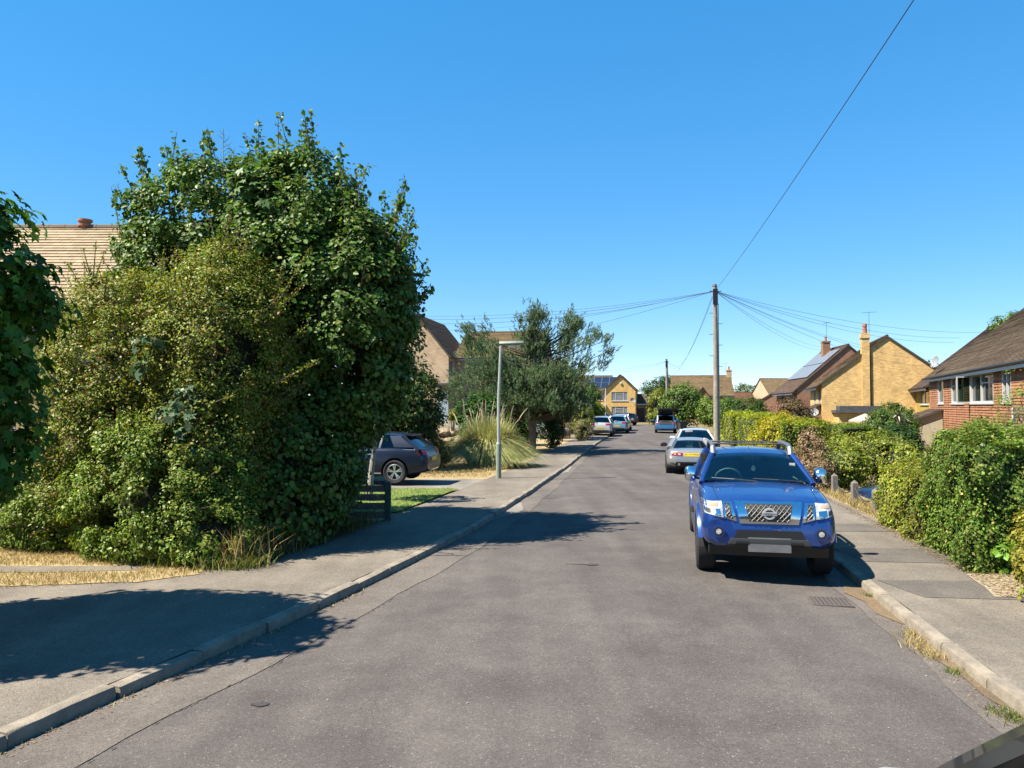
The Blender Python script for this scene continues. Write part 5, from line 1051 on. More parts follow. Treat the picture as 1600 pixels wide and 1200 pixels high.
def put_text(parent, s, loc, size, rot, m, width=None):
    cu = bpy.data.curves.new('lettering', 'FONT'); cu.body = s; cu.size = size; cu.extrude = .001; cu.materials.append(m); o = bpy.data.objects.new('lettering', cu); COL.objects.link(o); o.parent = parent; o.location = loc; o.rotation_euler = rot
    o.parent = None; bpy.context.view_layer.update(); me = bpy.data.meshes.new_from_object(o.evaluated_get(bpy.context.evaluated_depsgraph_get())); w0 = o.dimensions.x; bpy.data.objects.remove(o)
    if not me.materials: me.materials.append(m)
    o = bpy.data.objects.new('lettering', me); COL.objects.link(o); o.parent = parent; o.location = loc; o.rotation_euler = rot; o['kind'] = 'stuff'
    if width: o.scale = (width / max(.001, w0), 1, 1)
    return o
def seams(root, bv, xs_, z0, z1, m=M_BLACK):
    for s in (-1, 1):
        for (x0, x1) in xs_: patch(root, bv, 'door_seam', m, [(x0 - .004, z0), (x0 + .004, z0), (x1 + .004, z1), (x1 - .004, z1)], 'y', s, .002, .01, 1, 8)
def handles(root, bv, xs_, z):
    for s in (-1, 1):
        for x in xs_: patch(root, bv, 'door_handle', M_CHROME, [(x - .09, z - .012), (x + .09, z - .012), (x + .09, z + .012), (x - .09, z + .012)], 'y', s, .035, -.012, 3, 2)
HATCH = lambda L=4.25, W=1.78, H=1.46, **k: dict(dict(xr=-L / 2 - .05, xf=L / 2 - .05, W=W, fa=1.3, ra=-1.3, r=.315,
    top=[(-L / 2 - .05, .72), (-L / 2 + .05, .98), (-1.2, 1.0), (.6, .96), (1.05, .95), (1.75, .80), (L / 2 - .2, .68), (L / 2 - .05, .52)], bot=[(-L / 2 - .05, .34), (-1.6, .22), (1.6, .2), (L / 2 - .05, .26)], tf=.2, tr=.14,
    gh=dict(zb=.94, zr=H - .03, wb=W / 2 - .09, wr=W / 2 - .30, x=(1.05, .32, -1.45, -1.98), zf=.95, fall=.06, cw=.09,
            side=[('glass', .95, .12, .34, -.02), ('post', .12, .04, -.02, -.10), ('glass', .04, -.80, -.10, -.85), ('post', -.8, -.86, -.85, -.9), ('glass', -.86, -1.3, -.9, -1.08), ('pillar', -1.3, -2.0, -1.08, -1.5)], seats=(.1, -.8))), **k)
def head(v): return math.atan2(v[1], v[0])
RD = (.19, 1.0)

# --- blue pickup
hd = Vector((-.20, -.98)).normalized(); fx = Vector((3.37, 10.45)); c = fx - hd * 1.6
M_BLUE = mat('paint_blue', (.012, .068, .36), .30, 0, 2.2, metal=.45, coat=.8, col2=(.035, .10, .36), detail=9)
PK = dict(xr=-2.55, xf=2.45, W=1.70, fa=1.6, ra=-1.6, r=.37, tw=.25, ag=.075, rim='spoke', tf=.07, tr=.02, shoulder=.09,
    top=[(-2.55, 1.02), (-1.0, 1.08), (.9, 1.10), (1.0, 1.14), (1.6, 1.12), (2.1, 1.065), (2.32, 1.01), (2.45, .92)], bot=[(-2.55, .5), (-1.2, .42), (1.2, .42), (2.1, .42), (2.45, .46)],
    gh=dict(zb=1.09, zr=1.545, wb=.77, wr=.59, x=(1.06, .42, -.82, -.98), zf=1.14, cw=.12, aw=.068, fall=0, gm=M_CGLASSD, wm=glassmat('screen_glass', (.62, .74, .70)), mm=M_CHROME, mx=.28, ms=1.5, ml=.72,
            side=[('glass', .92, .1, .38, .02), ('post', .1, .0, .02, -.08), ('glass', .0, -.78, -.08, -.72), ('pillar', -.78, -.98, -.72, -.82)], seats=(-.05,)))
pk, bv = car('pickup_truck', 'dusty metallic blue pickup with chrome grille parked on the right', (c.x, c.y, roadz(c.x, c.y)), head(hd), PK, M_BLUE, cat='pickup')
# flared arches
for ax in (1.6, -1.6):
    for s in (-1, 1):
        rings = []
        for k in range(15):
            a = math.radians(14 + 164 * k / 14); ca, sa = math.cos(a), math.sin(a)
            rings.append([(ax + ca * R_, s * y, .38 + sa * R_) for R_, y in ((.445, .80), (.445, .858), (.475, .866), (.53, .850), (.55, .79))])
        MB().loft(rings).build('wheel_arch', M_BLUE, pk, True, 50)
PKS = .915
def fp(n, m, c, off=.006, par=None, th=.012): return patch(pk, bv, n, m, [(y * PKS, z) for y, z in c], 'x', 1, off, th, parent=par)
# V shaped chrome grille
gz0, gz1 = .775, 1.0
gr_ = fp('grille_surround', M_CHROME, [(-.38, gz0 - .014), (.38, gz0 - .014), (.445, gz1 + .025), (-.445, gz1 + .025)], .012)
ins = fp('grille_recess', M_BLACK, [(-.26, gz0 + .015), (.26, gz0 + .015), (.315, gz1), (-.315, gz1)], .018, gr_)
mb = MB(); 
for k in range(-9, 10):
    for sg in (-1, 1):
        pts = []
        for t in np.linspace(0, 1, 8):
            z = gz0 + .02 + (gz1 - gz0 - .03) * t; y = k * .066 + sg * (t - .5) * .20; lim = .26 + .055 * t
            if abs(y) < lim: h = bv.ray_cast(Vector((4, y * PKS, z)), Vector((-1, 0, 0)))[0]; pts.append((h.x + .026, y * PKS, z))
        if len(pts) > 1: mb.tube(pts, .0045, 4)
mb.build('grille_lattice', mat('lattice_metal', (.28, .26, .23), .5, metal=.3), gr_)
for s in (-1, 1):
    sp_ = fp('side_grille_surround', M_CHROME, [(s * .425, gz0 + .01), (s * .585, gz0 + .05), (s * .605, gz1 + .015), (s * .48, gz1 + .015)], .010); si = fp('side_grille', M_BLACK, [(s * .47, gz0 + .035), (s * .56, gz0 + .065), (s * .58, gz1 + .0), (s * .52, gz1 + .0)], .016, sp_)
    mb = MB()
    for k in range(-3, 4):
        for sg in (-1, 1):
            pts = []
            for t in np.linspace(.0, 1, 8):
                z = gz0 + .05 + .165 * t; y = .525 + k * .05 + sg * (t - .5) * .16
                if .475 + .03 * t < y < .555 + .025 * t: h = bv.ray_cast(Vector((4, s * y * PKS, z)), Vector((-1, 0, 0)))[0]; pts.append((h.x + .022, s * y * PKS, z))
            if len(pts) > 1: mb.tube(pts, .005, 4)
    mb.build('side_lattice', MATS['lattice_metal'], sp_)
    hl_ = fp('headlight', M_LAMPC, [(s * .60, gz0 + .055), (s * .85, gz0 + .10), (s * .875, gz1 + .005), (s * .615, gz1 + .02)], .016); fp('indicator', M_AMBER, [(s * .68, gz1 - .038), (s * .79, gz1 - .035), (s * .80, gz1 - .008), (s * .68, gz1 - .005)], .022, hl_)
    fp('reflector', M_CHROME, [(s * .64, gz0 + .08), (s * .75, gz0 + .095), (s * .75, gz0 + .165), (s * .64, gz0 + .155)], .020, hl_); fp('reflector', M_DKGREY, [(s * .77, gz0 + .105), (s * .83, gz0 + .115), (s * .835, gz0 + .16), (s * .77, gz0 + .155)], .020, hl_)
    h = bv.ray_cast(Vector((4, s * .61, .655)), Vector((-1, 0, 0)))[0]; fl = MB().tube([h - Vector((.05, 0, 0)), h + Vector((.028, 0, 0))], .075, 18).build('fog_light_housing', M_BLUE, pk); MB().tube([h + Vector((.0, 0, 0)), h + Vector((.032, 0, 0))], .055, 16).build('fog_light', M_BLACK, fl); MB().tube([h, h + Vector((.036, 0, 0))], .034, 14).build('lens', M_LAMPC, fl)
h = bv.ray_cast(Vector((4, 0, .89)), Vector((-1, 0, 0)))[0]; bx = h.x + .034
mb = MB(); mb.loft([[(bx + d_, r_ * math.cos(2 * math.pi * k / 24), .89 + r_ * .92 * math.sin(2 * math.pi * k / 24)) for k in range(24)] for r_, d_ in ((.078, -.012), (.076, .008), (.054, .008), (.052, -.012))], True, False); mb.box(bx - .01, bx + .012, -.09, .09, .868, .912); bd = mb.build('badge', mat('badge_silver', (.72, .73, .74), .35, metal=.3), gr_, True, 30)
put_text(bd, 'NISSAN', (bx + .0135, -.075, .876), .038, (math.pi / 2, 0, math.pi / 2), M_BLACK, .15)
# bumper
fp('bumper_opening', M_BLACK, [(-.47, .565), (.47, .565), (.42, .68), (-.42, .68)], .006)
MB().box(2.385, 2.405, -.38, .38, .615, .63).build('bumper_bar', M_DKGREY, pk)
sk = fp('skid_plate', M_DKGREY, [(-.56, .46), (.56, .46), (.50, .575), (-.50, .575)], .03); 
for s in (-1, 1): fp('skid_pocket', M_BLACK, [(s * .27, .48), (s * .46, .48), (s * .43, .545), (s * .27, .545)], .034, sk)
mb = MB(); mb.loft([[(x, y, z) for x, z in ((2.42 - .12 * abs(y) ** 2, .47), (2.36 - .12 * abs(y) ** 2, .34), (1.95, .33), (1.95, .47))] for y in np.linspace(-.72, .72, 9)]); mb.build('valance', M_BLACK, pk, True, 30)
MB().box(2.463, 2.478, -.255, .255, .415, .59).build('number_plate', M_GPLATE, pk)
# wipers, roof rails, wheel, hanging freshener
for y0, y1, z in ((.62, -.05, 0), (.0, -.62, 0)): MB().tube([(1.17 - .1 * y0 ** 2 * 1.2, y0, 1.165), (1.145, (y0 + y1) / 2, 1.19), (1.10 - .1 * y1 ** 2, y1, 1.20)], [.012, .010, .007], 6).build('wiper', M_BLACK, pk)
for s in (-1, 1): MB().tube([(.40, s * .56, 1.49), (.33, s * .56, 1.59), (.18, s * .56, 1.635), (-.4, s * .56, 1.645), (-.85, s * .56, 1.63), (-.98, s * .56, 1.5)], [.045, .042, .032, .03, .032, .045], 8).build('roof_rail', mat('rail_grey', (.20, .22, .25), .45, metal=.4), pk, True); 
for x in (-.85, -.1): MB().tube([(x, -.56, 1.635), (x, .56, 1.635)], .014, 6).build('cross_bar', M_DKGREY, pk)
MB().tube([(.30, -.03, 1.55), (.24, -.03, 1.70)], .005, 5).build('antenna', M_BLACK, pk)
mb = MB(); M = Matrix.Translation((.66, -.36, 1.14)) @ Matrix.Rotation(math.radians(-62), 4, 'Y'); mb.loft([[M @ Vector(((.19 + .016 * math.cos(b)) * math.cos(a), (.19 + .016 * math.cos(b)) * math.sin(a), .016 * math.sin(b))) for b in np.linspace(0, 2 * math.pi, 7)[:-1]] for a in np.linspace(0, 2 * math.pi, 25)], True, False); mb.build('steering_wheel', mat('wheel_pale', (.42, .45, .40), .6), pk, True)
MB().loft([[(.66, .0 + .03 * k * math.cos(a), 1.27 + dz + .012 * k * math.sin(a)) for a in np.linspace(0, 6.28, 9)[:-1]] for dz, k in ((0, .3), (.02, 1), (.05, 1.1), (.08, .4))]).build('air_freshener', M_WHITE, pk, True); MB().tube([(.66, 0, 1.33), (.5, 0, 1.47)], .003, 4).build('freshener_cord', M_BLACK, pk); MB().box(.48, .5, -.11, .11, 1.42, 1.48).build('inside_mirror', M_BLACK, pk)
mb = MB(); mb.loft([[(.2 - .3 * t, .74 - .1 * t, 1.14 + .36 * t + dz) for dz in (0, .07)] + [(.24 - .3 * t, .70 - .1 * t, 1.14 + .36 * t + dz) for dz in (.07, 0)] for t in np.linspace(0, 1, 5)]); mb.build('grab_handle', mat('pale_trim', (.5, .5, .44), .6), pk, True)
MB().box(.685, .688, .50, .58, 1.36, 1.40, None).build('screen_sticker', M_WHITE, pk)
# dark panel added behind the seats so the cab reads dark, then the bed cover
MB().box(-.8, -.72, -.7, .7, 1.0, 1.44).build('dark_cab_backing', M_INT, pk); MB().box(-2.5, -.95, -.76, .76, 1.085, 1.125).build('bed_cover', M_BLACK, pk)
for s in (-1, 1):
    for nm, yy0, yy1, rr0, mm in (('bonnet_seam', .665, .60, .005, M_BLACK), ('bonnet_crease', .42, .34, .011, M_BLUE)):
        pts = []
        for t in np.linspace(0, 1, 12):
            x = 1.12 + 1.2 * t; h = bv.ray_cast(Vector((x, s * (yy0 + (yy1 - yy0) * t), 3)), Vector((0, 0, -1)))[0]
            if h: pts.append(h + Vector((0, 0, .0 if mm is M_BLACK else -.004)))
        MB().tube(pts, rr0, 6).build(nm, mm, pk, True)
seams(pk, bv, [(.92, .95), (.05, .03), (-.86, -.9)], .5, 1.06); handles(pk, bv, (.2, -.7), .95)
for s in (-1, 1): MB().box(-1.0, 1.05, s * .80 - .06, s * .80 + .06, .36, .42).build('side_step', M_DKGREY, pk)

# --- silver roadster
def along(v, back): return v
M_SILVER = paint('paint_silver', (.75, .75, .73), .4, .3); M_SILV2 = paint('paint_silver_grey', (.46, .455, .44), .4, .3); M_WHT = paint('paint_white', (.78, .77, .74), 0, .35); M_ROOFG = mat('soft_top_grey', (.20, .23, .27), .7)
RS = dict(xr=-1.98, xf=1.95, W=1.72, fa=1.16, ra=-1.16, r=.31, tf=.2, tr=.17, shoulder=.12,
    top=[(-1.98, .62), (-1.9, .84), (-1.5, .90), (-.7, .88), (.7, .84), (1.3, .74), (1.8, .62), (1.95, .45)], bot=[(-1.98, .38), (-1.5, .24), (1.4, .17), (1.95, .22)],
    gh=dict(zb=.86, zr=1.21, wb=.72, wr=.54, x=(.72, .15, -.62, -1.12), zf=.85, cw=.2, fall=.05, rm=M_SILV2, mm=M_BLACK, rw=.8, zrb=.88, side=[('glass', .62, -.45, .12, -.42), ('pillar', -.45, -1.1, -.42, -.66)], seats=(-.3,), seatm=mat('seat_pale', (.45, .5, .48), .7)))
rt, bv2 = car('roadster', 'silver convertible roadster with yellow rear number plate behind the pickup', (6.42, 27.9, rz(27.9) + .02), head(RD), RS, M_SILV2)
rear_kit(rt, bv2, -1.98, [(.30, .66, .68, .78, .70, .80)], (.52, .72), text='KL13 DJW')
for s in (-1, 1):
    for y in (.56, .42): patch(rt, bv2, 'lamp_lens', M_LAMPC if y < .5 else M_AMBER, [(s * (y - .05), .71), (s * (y + .03), .71), (s * (y + .03), .765), (s * (y - .05), .765)], 'x', -1, .02)
patch(rt, bv2, 'rear_valance', M_BLACK, [(-.58, .36), (.58, .36), (.5, .48), (-.5, .48)], 'x', -1, .01); MB().tube([(-2.02, .42, .40), (-1.85, .42, .40)], .04, 10).build('exhaust', M_CHROME, rt); seams(rt, bv2, [(.5, .52), (-.55, -.6)], .3, .82)
# --- white car facing us
WC = HATCH(4.1, 1.72, 1.42); wc, bv3 = car('white_car', 'white hatchback facing us in front of the silver roadster', (8.05, 34.0, rz(34)), head((-RD[0], -RD[1])), WC, M_WHT)
patch(wc, bv3, 'front_grille', M_BLACK, [(-.4, .38), (.4, .38), (.45, .5), (-.45, .5)], 'x', 1)
for s in (-1, 1): patch(wc, bv3, 'headlight', M_LAMPC, [(s * .45, .56), (s * .72, .6), (s * .74, .72), (s * .5, .68)], 'x', 1)
MB().box(.52, .525, -.42, -.1, 1.28, 1.35).build('screen_banner', M_WHITE, wc); seams(wc, bv3, [(.85, .9), (.0, .0)], .3, .92)
# --- grey hatchback on the drive
M_AUD = mat('paint_graphite', (.02, .03, .06), .22, .07, 3, metal=.1, coat=.2, spec=.25)
hA = Vector((-1, .16)).normalized(); pA = Vector((-2.22, 22.0)) + hA * 2.2
AU = HATCH(4.3, 1.79, 1.43); AU['gh']['gm'] = M_CGLASSD; AU['gh']['trim'] = True; AU['r'] = .33
ac, bv4 = car('grey_hatchback', 'graphite grey hatchback with alloy wheels reversed on the left drive', (pA.x, pA.y, UP), head(hA), AU, M_AUD)
rear_kit(ac, bv4, -2.2, [(.42, .80, .80, .92, .80, .93)], (.52, .68), text='', plate_m=M_YPLATE); seams(ac, bv4, [(.85, .9), (.05, .02), (-.9, -.78)], .32, .92); handles(ac, bv4, (-.62, .2), .82)
for s in (-1, 1): patch(ac, bv4, 'sill_trim', M_ALLOY, [(-.9, .27), (.9, .25), (.9, .29), (-.9, .31)], 'y', s, .006)
MB().loft([[(-1.42, y, 1.35), (-1.68, y, 1.335), (-1.68, y, 1.31), (-1.42, y, 1.31)] for y in np.linspace(-.52, .52, 5)]).build('spoiler', M_AUD, ac)
# --- distant parked cars
def simple_rear(name, label, loc, hv, m, H=1.46, W=1.75, L=4.2, lights=True, plate=M_YPLATE):
    c_, b_ = car(name, label, loc, head(hv), HATCH(L, W, H), m)
    if lights: rear_kit(c_, b_, 0, [(.40, .78, .80, .93, .82, .95)], (.52, .62), plate_m=plate); patch(c_, b_, 'rear_valance', M_BLACK, [(-.6, .33), (.6, .33), (.62, .46), (-.62, .46)], 'x', -1, .008); MB().tube([(-2.0, 0, .87), (-1.96, 0, .87)], .04, 12).build('badge', M_CHROME, c_)
    return c_, b_
simple_rear('silver_hatchback', 'silver hatchback parked half on the left pavement', (6.75, 57.6, .05), RD, M_SILVER)
simple_rear('pale_blue_car', 'pale blue car parked beyond the silver hatchback', (8.75, 63.5, .03), RD, paint('paint_pale_blue', (.22, .40, .52), .3))
simple_rear('silver_car', 'small silver car beyond the pale blue car', (9.9, 69.6, .03), RD, M_SILVER, 1.5)
simple_rear('black_car', 'black car in front of the end house window', (12.6, 88, .03), (-.5, 1), paint('paint_black', (.02, .02, .022), .2))
simple_rear('white_drive_car', 'white car half hidden by shrubs on the left drive', (2.05, 51.8, rz(51) + .13), (1, -.12), M_WHT, 1.45, lights=False)
nb = at(1336, 750, 19.0); simple_rear('navy_car', 'dark navy car nosing out beyond the clipped hedge', (nb.x + 2.1, 19.0, -.62), (-1, -.1), paint('paint_navy', (.012, .02, .07), .4), lights=False)
# blue van
BV = HATCH(4.4, 1.8, 1.75); M_VB = paint('paint_royal_blue', (.02, .06, .42), .2); simple = car('blue_van', 'royal blue van parked on the far left drive', (8.7, 77, .25), head((1, -.1)), BV, M_VB)
# hatch-up car on the right
M_SKY = paint('paint_sky_blue', (.05, .25, .52), .3); oc, ob = car('open_boot_car', 'blue and silver car with its tailgate raised on the right', (12.75, 64.0, .02), head(RD), HATCH(4.1, 1.75, 1.52), M_SKY)
patch(oc, ob, 'boot_opening', M_INT, [(-.52, .72), (.52, .72), (.5, .97), (-.5, .97)], 'x', -1, .01)
for s in (-1, 1): patch(oc, ob, 'tail_light', M_LAMPR, [(s * .58, .74), (s * .78, .76), (s * .76, .95), (s * .58, .95)], 'x', -1, .016); MB().bar((-1.95, s * .66, .9), (-1.5, s * .60, 1.45), .1, .1).build('rear_pillar', M_SILVER, oc)
mb = MB(); mb.loft([[(-1.45 - .75 * t, y * (1 - .05 * t), 1.50 + .52 * t + .03 * (1 - y * y)) for y in np.linspace(-.6, .6, 7)] + [(-1.45 - .75 * t, y * (1 - .05 * t), 1.44 + .52 * t) for y in np.linspace(.6, -.6, 7)] for t in np.linspace(0, 1, 5)]); mb.build('tailgate', M_BLACK, oc, True, 40)
MB().box(-2.0, -1.2, -.5, .5, .9, 1.02).build('load_cover', M_SILVER, oc); MB().box(-1.3, -1.22, -.62, .62, .7, 1.4).build('boot_interior', M_INT, oc); MB().bar((-1.75, .58, 1.3), (-2.05, .58, 1.85), .03, .03).build('gas_strut', M_BLACK, oc)

# --- dark city car cut off by the lower right corner
M_DG = paint('paint_dark_grey', (.03, .032, .034), .3, .35)
CC = dict(xr=-1.75, xf=1.25, W=1.6, fa=.85, ra=-1.2, r=.28, tf=.25, tr=.1,
    top=[(-1.75, .8), (-1.65, .98), (.5, .97), (.72, .92), (.95, .76), (1.15, .6), (1.25, .5)], bot=[(-1.75, .32), (-1, .2), (.9, .2), (1.25, .28)],
    gh=dict(zb=.95, zr=1.52, wb=.74, wr=.61, x=(.72, .02, -1.35, -1.68), zf=.95, fall=.02, cw=.12, aw=.085, mx=.25, ms=.85, mm=mat('mirror_grey', (.42, .43, .42), .45), gm=glassmat('city_glass', (.10, .17, .13)), side=[('glass', .62, -.3, .02, -.3), ('post', -.3, -.38, -.3, -.38), ('glass', -.38, -1.2, -.38, -1.15), ('pillar', -1.2, -1.68, -1.15, -1.35)], seats=(-.2, -1.0)))
hC = Vector((.12, 1)).normalized(); rC = Vector((hC.y, -hC.x)); cp = Vector((1.44, 2.66)) - hC * .72 + rC * .74
cc, bv9 = car('city_car', 'dark car with pale door mirror cut off by the lower right corner', (cp.x, cp.y, roadz(cp.x, cp.y)), head(hC), CC, M_DG)
# ------------------------------------------------------------------ street furniture and small things
# lamp post
g0 = G(779, 743, UP); lx, ly = g0.x, g0.y; lz = gz(lx, ly); lp_ = empty('street_lamp', (lx, ly, lz), 0, 'tall grey green street lamp with flat arm beside the pampas grass', 'street lamp'); hh = at(783, 537, ly).z - lz
MB().tube([(0, 0, -.05), (0, 0, 1.05)], .085, 12).build('base', M_GREENP, lp_, True); MB().tube([(0, 0, 1.05), (0, 0, 1.12)], [.085, .055], 12).build('collar', M_GREENP, lp_, True)
MB().tube([(0, 0, 1.1), (.0, 0, hh * .6), (.07, 0, hh)], [.052, .045, .038], 10).build('column', M_STEEL, lp_, True)
mb = MB(); mb.loft([[(x, y * w, hh + z + dz) for y, z in ((-1, 0), (-.6, .07), (.6, .07), (1, 0), (.5, -.05), (-.5, -.05))] for x, w, dz in ((.02, .05, .0), (.12, .09, .0), (.45, .12, .01), (.72, .10, .02), (.78, .05, .03))]); la = mb.build('lantern', M_GREENP, lp_, True, 40); MB().box(.25, .68, -.08, .08, hh - .065, hh - .045).build('diffuser', M_LAMPC, la); MB().box(-.088, -.06, -.04, .04, .4, .8).build('access_door', M_GREENP, lp_)
def thin_lamp(label, u, vb, vt, Y):
    p = at(u, vb, Y); z = gz(p.x, Y); r_ = empty('street_lamp', (p.x, Y, z), 0, label, 'street lamp'); h = at(u, vt, Y).z - z
    MB().tube([(0, 0, 0), (0, 0, 1.3)], .08, 8).build('base', M_GREENP, r_); MB().tube([(0, 0, 1.3), (0, 0, h)], [.055, .045], 8).build('column', M_WHITE, r_)
thin_lamp('thin white column by the golden shrub on the left', 903, 690, 607, 50); thin_lamp('thin white column in front of the end house', 946.5, 668, 607, 76)
# telegraph poles
def tpole(label, X_, Y_, top, r0, seed):
    z = gz(X_, Y_); root = empty('telegraph_pole', (X_, Y_, z), 0, label, 'telegraph pole'); h = top - z
    MB().tube([(0, 0, -.2), (0, 0, h * .5), (-.03, 0, h)], [r0, r0 * .85, r0 * .68], 12).build('pole', M_POLE, root, True)
    MB().tube([(-.03, 0, h - .02), (-.03, 0, h + .07)], [r0 * .8, r0 * .55], 10).build('cap', M_DKGREY, root); MB().box(-.03 - r0 * .75, -.03 + r0 * .75, -r0 * .8, -r0 * .6, h - .75, h - .12).build('junction_box', M_BLACK, root)
    for s in (-1, 1): MB().bar((s * r0 * .5 - .03, 0, h - .22), (s * (r0 + .1), 0, h - .2), .03, .03).build('hook', M_DKGREY, root)
    for k in range(9): s = 1 if k % 2 else -1; MB().bar((s * r0 * .6, 0, 2.6 + k * .42), (s * (r0 + .13), 0, 2.6 + k * .42), .018, .018).build('step_iron', M_DKGREY, root)
    MB().tube([(r0 * .9, -r0 * .3, 0), (r0 * .72, -r0 * .3, h - .7)], .018, 5).build('cable_guard', M_STEEL, root); return Vector((X_ - .03, Y_, top - .2))
A = tpole('tall wooden telegraph pole behind the blue pickup', 8.02, 30.2, at(1119, 447, 30.2).z, .128, 1)
B = tpole('distant wooden telegraph pole near the end of the street', at(1042, 600, 77).x, 77.0, at(1042, 562, 77).z, .15, 2)
def wire(label, a, b, sag, r=.0065, grp='telephone wires from the poles'):
    a, b = Vector(a), Vector(b); mb = MB(); mb.tube([a.lerp(b, t) - Vector((0, 0, sag * 4 * t * (1 - t))) - a for t in np.linspace(0, 1, 21)], r, 5, False); o = mb.build('overhead_wire', M_WIRE); o.location = a; tag(o, label, 'wire', grp)
wire('single black wire running high over the road to the upper right', A, at(1500, -110, 7.0), .12, .0065)
for i, (u, v, Y, s) in enumerate(((560, 489, 40, .5), (560, 493, 36, .55), (560, 500, 34, .6), (655, 516, 58, .5), (640, 545, 60, .7))):
    wire(['topmost wire from the pole passing behind the big left tree', 'second wire from the pole passing behind the big left tree', 'third wire from the pole towards the left houses', 'slack wire from the pole to the buff brick house', 'lowest wire from the pole to the buff brick house'][i], A, at(u, v, Y), s)
for i, (u, v, Y, s) in enumerate(((1545, 519, 46, .5), (1500, 528, 45, .5), (1490, 535, 47, .55), (1460, 562, 50, .6), (1440, 572, 52, .6), (1402, 547, 62, .5), (1296, 543, 76, .6), (1290, 546, 77, .7))):
    wire(['highest wire from the pole to the tile hung house', 'second wire from the pole to the tile hung house', 'third wire from the pole to the tile hung house', 'upper wire from the pole to the painted yellow house', 'lower wire from the pole to the painted yellow house', 'wire from the pole behind the yellow gable chimney', 'upper wire from the pole to the red brick house', 'lower wire from the pole to the red brick house'][i], A, at(u, v, Y), s)
wire('steep slack wire from the near pole to the far pole', A - Vector((.05, 0, .15)), B, 1.6); wire('second steep slack wire between the two poles', A - Vector((.1, 0, .2)), B + Vector((-.6, 2, -.1)), 2.2)
for i, (u, v, Y, s) in enumerate(((880, 580, 90, .4), (905, 583, 95, .5), (1140, 592, 108, .4), (1150, 602, 100, .6))):
    wire(['upper wire from the far pole towards the pine', 'lower wire from the far pole towards the pine', 'upper wire from the far pole to the ochre roof', 'lower wire from the far pole to the red gable'][i], B, at(u, v, Y), s)
# low board fence and green post
g = G(606, 812, UP); fr = empty('board_fence', (g.x, g.y, UP), 0, 'low weathered board fence ending in a dark green post', 'fence'); hp = .72
MB().box(-.055, .055, -.05, .05, -.1, hp).build('post', M_GREENW, fr); MB().box(-1.42, -1.32, -.05, .05, -.1, hp).build('post', M_WOODG, fr)
for k in range(4): MB().box(-2.2, -.056, -.015, .012, .03 + k * .165, .155 + k * .165).build('board', M_WOODG, fr)
# pale trunk beside the hedge
g = at(577, 752, 17.5); bt = empty('pale_tree', (g.x, 17.5, UP), 0, 'pale trunked small tree at the end of the hedge', 'tree'); MB().tube([(0, 0, 0), (.04, 0, .6), (.12, .05, 1.4), (.1, .1, 2.2)], [.08, .065, .055, .04], 9).build('trunk', M_BARKP, bt, True)
rngp = np.random.default_rng(91); Pp, Np, Cp, tp_ = cloud(rngp, [(g.x - .15, 17.5, 2.5, .7, .7, .7), (g.x + .1, 17.3, 1.9, .3, .3, .3)], 50, .2, 40, .4, None, 1.5); leaves('crown', Pp, Np, .09, 'oval', DKGREEN + HAZEL[:2], rngp, M_LEAF, bt, (g.x, 17.5, UP))
# post and chain fence
ch_ = [(13.9, 1.95), (15.6, 1.95), (17.3, 1.98), (19.2, 2.0), (21.2, 2.0)]
cf = empty('chain_fence', (0, 0, 0), 0, 'short wooden posts linked by drooping chain beside the pavement', 'fence'); tops = []
for y, d in ch_:
    x = kr(y) + d; z = gz(x, y); mb = MB(); mb.box(x - .06, x + .06, y - .06, y + .06, z - .1, z + .46); mb.add([(x - .06, y - .06, z + .46), (x + .06, y - .06, z + .46), (x + .06, y + .06, z + .46), (x - .06, y + .06, z + .46), (x, y, z + .53)], [(0, 1, 4), (1, 2, 4), (2, 3, 4), (3, 0, 4)]); mb.build('post', M_WOODG, cf); tops.append(Vector((x, y, z + .38)))
for a, b in zip(tops, tops[1:]): mb = MB(); mb.tube([a.lerp(b, t) - Vector((0, 0, .22 * 4 * t * (1 - t))) for t in np.linspace(0, 1, 13)], .014, 5); mb.build('chain', M_DKGREY, cf)
# rock wall
rr = random.Random(7); rw = empty('rock_wall', at(700, 655, 39) , 0, 'rough tan rock retaining wall below the brick villa', 'wall'); rw.location.z = gz(rw.location.x, 39)
def rock(r0, seed):
    q = np.random.default_rng(seed); bmx = bmesh.new(); bmesh.ops.create_icosphere(bmx, subdivisions=2, radius=r0)
    for v in bmx.verts: v.co = Vector((v.co.x * 1.35, v.co.y, v.co.z * .72)) * (1 + q.normal(0, .09))
    me = bpy.data.meshes.new('rock'); bmx.to_mesh(me); bmx.free(); me.materials.append(mat('rock_tan', (.40, .31, .20), .9, .35, 4, .6, 15)); return me
rks = [rock(.3, k) for k in range(4)]
for k in range(18):
    o = bpy.data.objects.new('rock', rr.choice(rks)); COL.objects.link(o); o.parent = rw; row = k // 9; o.location = (-1.9 + (k % 9) * .48 + row * .2, rr.uniform(-.1, .1) + row * .15, .3 + row * .4); o.rotation_euler = (rr.uniform(-.3, .3), rr.uniform(-.3, .3), rr.uniform(0, 6)); o.scale = (rr.uniform(.8, 1.2),) * 3
# wheelie bin
bp_ = at(1066, 676, 60.5); wbn = empty('wheelie_bin', (bp_.x, 60.5, gz(bp_.x, 60.5)), .2, 'dark grey wheelie bin beside the lime hedge', 'bin'); mb = MB(); mb.loft([[(x * w, y * w, z) for x, y in ((-1, -1), (1, -1), (1, 1), (-1, 1))] for w, z in ((.22, .05), (.29, .95))]); mb.build('body', M_DKGREY, wbn); MB().box(-.31, .31, -.33, .31, .952, 1.02).build('lid', M_BLACK, wbn)
for s in (-1, 1): MB().tube([(s * .2, .26, .1), (s * .26, .26, .1)], .1, 12).build('wheel', M_RUB, wbn)
